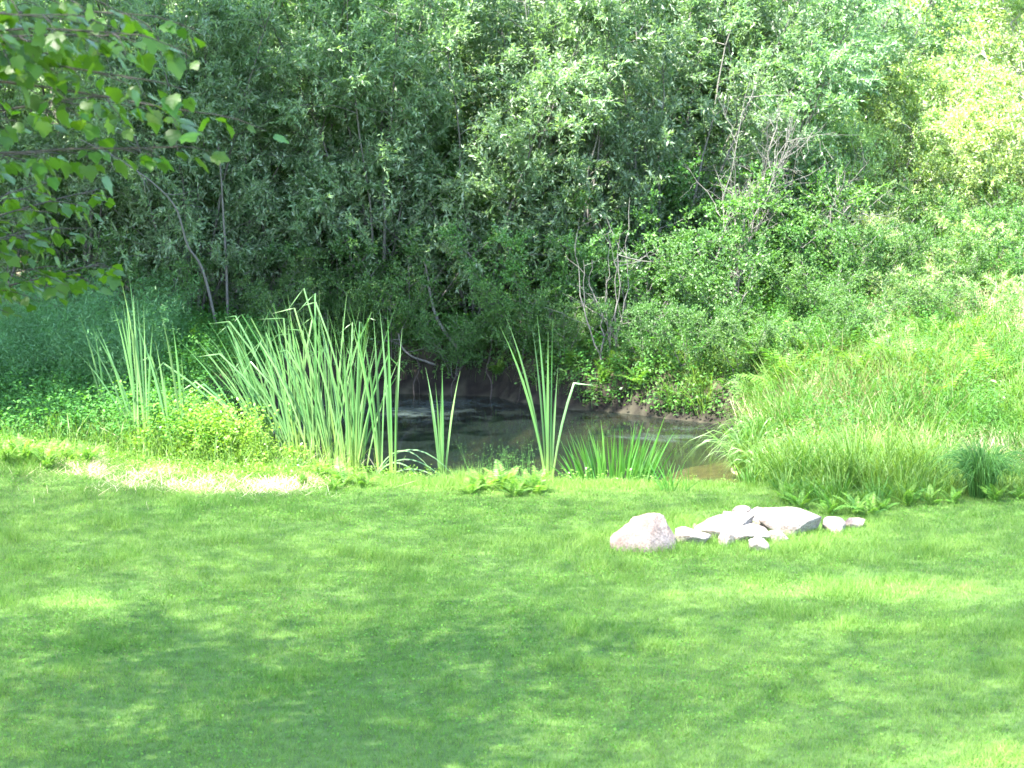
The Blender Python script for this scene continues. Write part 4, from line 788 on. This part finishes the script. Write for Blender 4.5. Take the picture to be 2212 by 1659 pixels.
tag(grass_tris('shore_grass', x, y, rg.uniform(.15, .42, len(x)) * np.where((x > -2.7) & (y < 27.2), .42, 1), rg.uniform(.004, .009, len(x)), rg.uniform(.1, .8, len(x)), 'tallgrass', .4, 6, True), 'loose grass on the left bank and around the shore of the pond', 'grass', kind='stuff')
x = rg.normal(-3.9, 1.1, 1100); y = rg.normal(27.2, .8, 1100); k = (shore_sd(x, y) > .05) & (y > 26.1); x, y = x[k], y[k]
tag(grass_tris('weedy_grass', x, y, rg.uniform(.15, .6, len(x)), rg.uniform(.006, .012, len(x)), rg.uniform(.3, 1, len(x)), 'tallgrass', .35, 7, True), 'upright pale grass stalks among the weeds of the sunny left bank', 'grass', kind='stuff')
# leafy herbs as ground cover
def herbs(name, x, y, H, nlf, leafL, leafW, mat, label, seed, spread=.09, up=.2):
    rg = np.random.default_rng(seed); n = len(x); z = ground_z(x, y); H = H * rg.uniform(.6, 1.15, n); s = rg.uniform(.12, 1, (n, nlf)); ln = rg.normal(0, .22, (n, 1, 2)) * H[:, None, None]
    P = np.stack([np.broadcast_to(x[:, None], s.shape), np.broadcast_to(y[:, None], s.shape), z[:, None] + s * H[:, None]], -1); P[..., :2] += ln * (s ** 2)[..., None] + rg.normal(0, spread, (n, nlf, 2)) * (1.1 - .6 * s)[..., None]
    D = unit(rg.normal(0, 1, (n, nlf, 3)) * np.array((1, 1, .4)) + np.array((0, 0, up))); Nn = unit(rg.normal(0, .4, (n, nlf, 3)) + np.array((0, 0, 1))); sz = rg.uniform(.65, 1.2, (n, nlf))
    V, F = leaves(P.reshape(-1, 3), D.reshape(-1, 3), Nn.reshape(-1, 3), (leafL * sz).ravel(), (leafW * sz).ravel()); ti = np.repeat(np.clip(rg.normal(.45, .2, (n, 1)) + rg.normal(0, .18, (n, nlf)), 0, 1).ravel(), 4)
    B = np.c_[x, y, z - .02]; S = np.tile((.003, 0, 0), (n, 1)); tp = np.c_[x + ln[:, 0, 0], y + ln[:, 0, 1], z + H]; V2 = np.stack([B - S, B + S, tp], 1).reshape(-1, 3)
    return tag(obj(name, mesh_np(name, np.vstack([V, V2]), [F, np.arange(3 * n).reshape(-1, 3) + len(V)], {'tint': np.r_[ti, np.full(3 * n, .5)]}), M[mat]), label, 'undergrowth', kind='stuff')
x, y = scatter(2300, -9.2, -3.6, 27, 35.5, lambda x, y: in_view(x, y, .6) & (shore_sd(x, y) > .15)); herbs('bank_undergrowth', x, y, .62, 34, .06, .03, 'herb', 'tangled shaded herbs and brambles covering the left bank', 1)
x, y = scatter(900, -8.6, -5.0, 30, 34.5, lambda x, y: in_view(x, y, .6) & (x < -5.2 + .2 * (y - 30))); herbs('feathery_undergrowth', x, y, 1.25, 60, .09, .015, 'horsetail', 'feathery blue-green horsetails massed at the left edge of the bank', 2, .13, .5)
x, y = scatter(2600, -6, 6.5, 31.5, 37.5, lambda x, y: (shore_sd(x, y) > np.where(x > .8, .03, .3)) & in_view(x, y)); herbs('bank_herbs', x, y, .5, 26, .06, .035, 'herb', 'low leafy herbs on the far bank under the willows', 3)
x, y = scatter(2400, 3.2, 9.8, 26.4, 38.5, lambda x, y: in_view(x, y, .5) & (shore_sd(x, y) > .3) & (fbm(x * .9 + 9, y * .9, 95) + .14 * sstep(31, 35, y) > .5)); herbs('slope_herbs', x, y, .78, 44, .055, .022, 'herb', 'dark green leafy weeds in patches among the tall grass of the right slope', 8)
x, y = scatter(1400, -2.8, 3.6, 32, 35.6, lambda x, y: (shore_sd(x, y) > np.where(x > .8, .02, .15)) & (shore_sd(x, y) < .75)); herbs('bank_face_herbs', x, y, .34, 24, .07, .04, 'alder', 'dark leafy plants hanging over the rim of the far bank', 9, .13, -.3)
x, y = scatter(1300, 3.2, 9.6, 26.6, 38, lambda x, y: in_view(x, y, .5) & (shore_sd(x, y) > .3) & (fbm(x * .6, y * .6, 91) > .45)); herbs('meadow_herbs', x, y, .5, 26, .05, .02, 'sunherb', 'leafy herbs mixed into the tall grass right of the pond', 4)
c0 = on_ground(470, 1005); x = np.r_[c0[0] + rg.normal(0, .3, 170), c0[0] + rg.uniform(-1.1, 1.2, 120)]; y = c0[1] + .1 + rg.normal(0, .3, 290)
herbs('sunny_mound', x, y, np.r_[np.full(170, .8), np.full(120, .38)] * (.75 + .5 * noise(x * 3.1, y * 3.1, 5)), 34, .055, .03, 'sunherb', 'sunlit leafy mound of yellow-green weeds beside the left cattails', 5)
x = np.r_[rg.uniform(-6.4, -2.0, 620), rg.uniform(-2.2, 6.4, 380)]; y = np.r_[rg.normal(26.2, .38, 620), rg.normal(26.2, .18, 380)]; k = shore_sd(x, y) > .12
herbs('edge_weeds', x[k], y[k], .2, 20, .035, .018, 'sunherb', 'low bright weeds along the unmown edge of the lawn', 6, .06)
c0 = on_ground(1085, 1050); x = c0[0] + rg.normal(0, .22, 40); y = c0[1] + .2 + rg.normal(0, .08, 40)
herbs('seed_weeds', x, y, .5, 22, .02, .008, 'herb', 'wispy fine-leaved weeds in front of the water between cattail and iris', 7, .1)
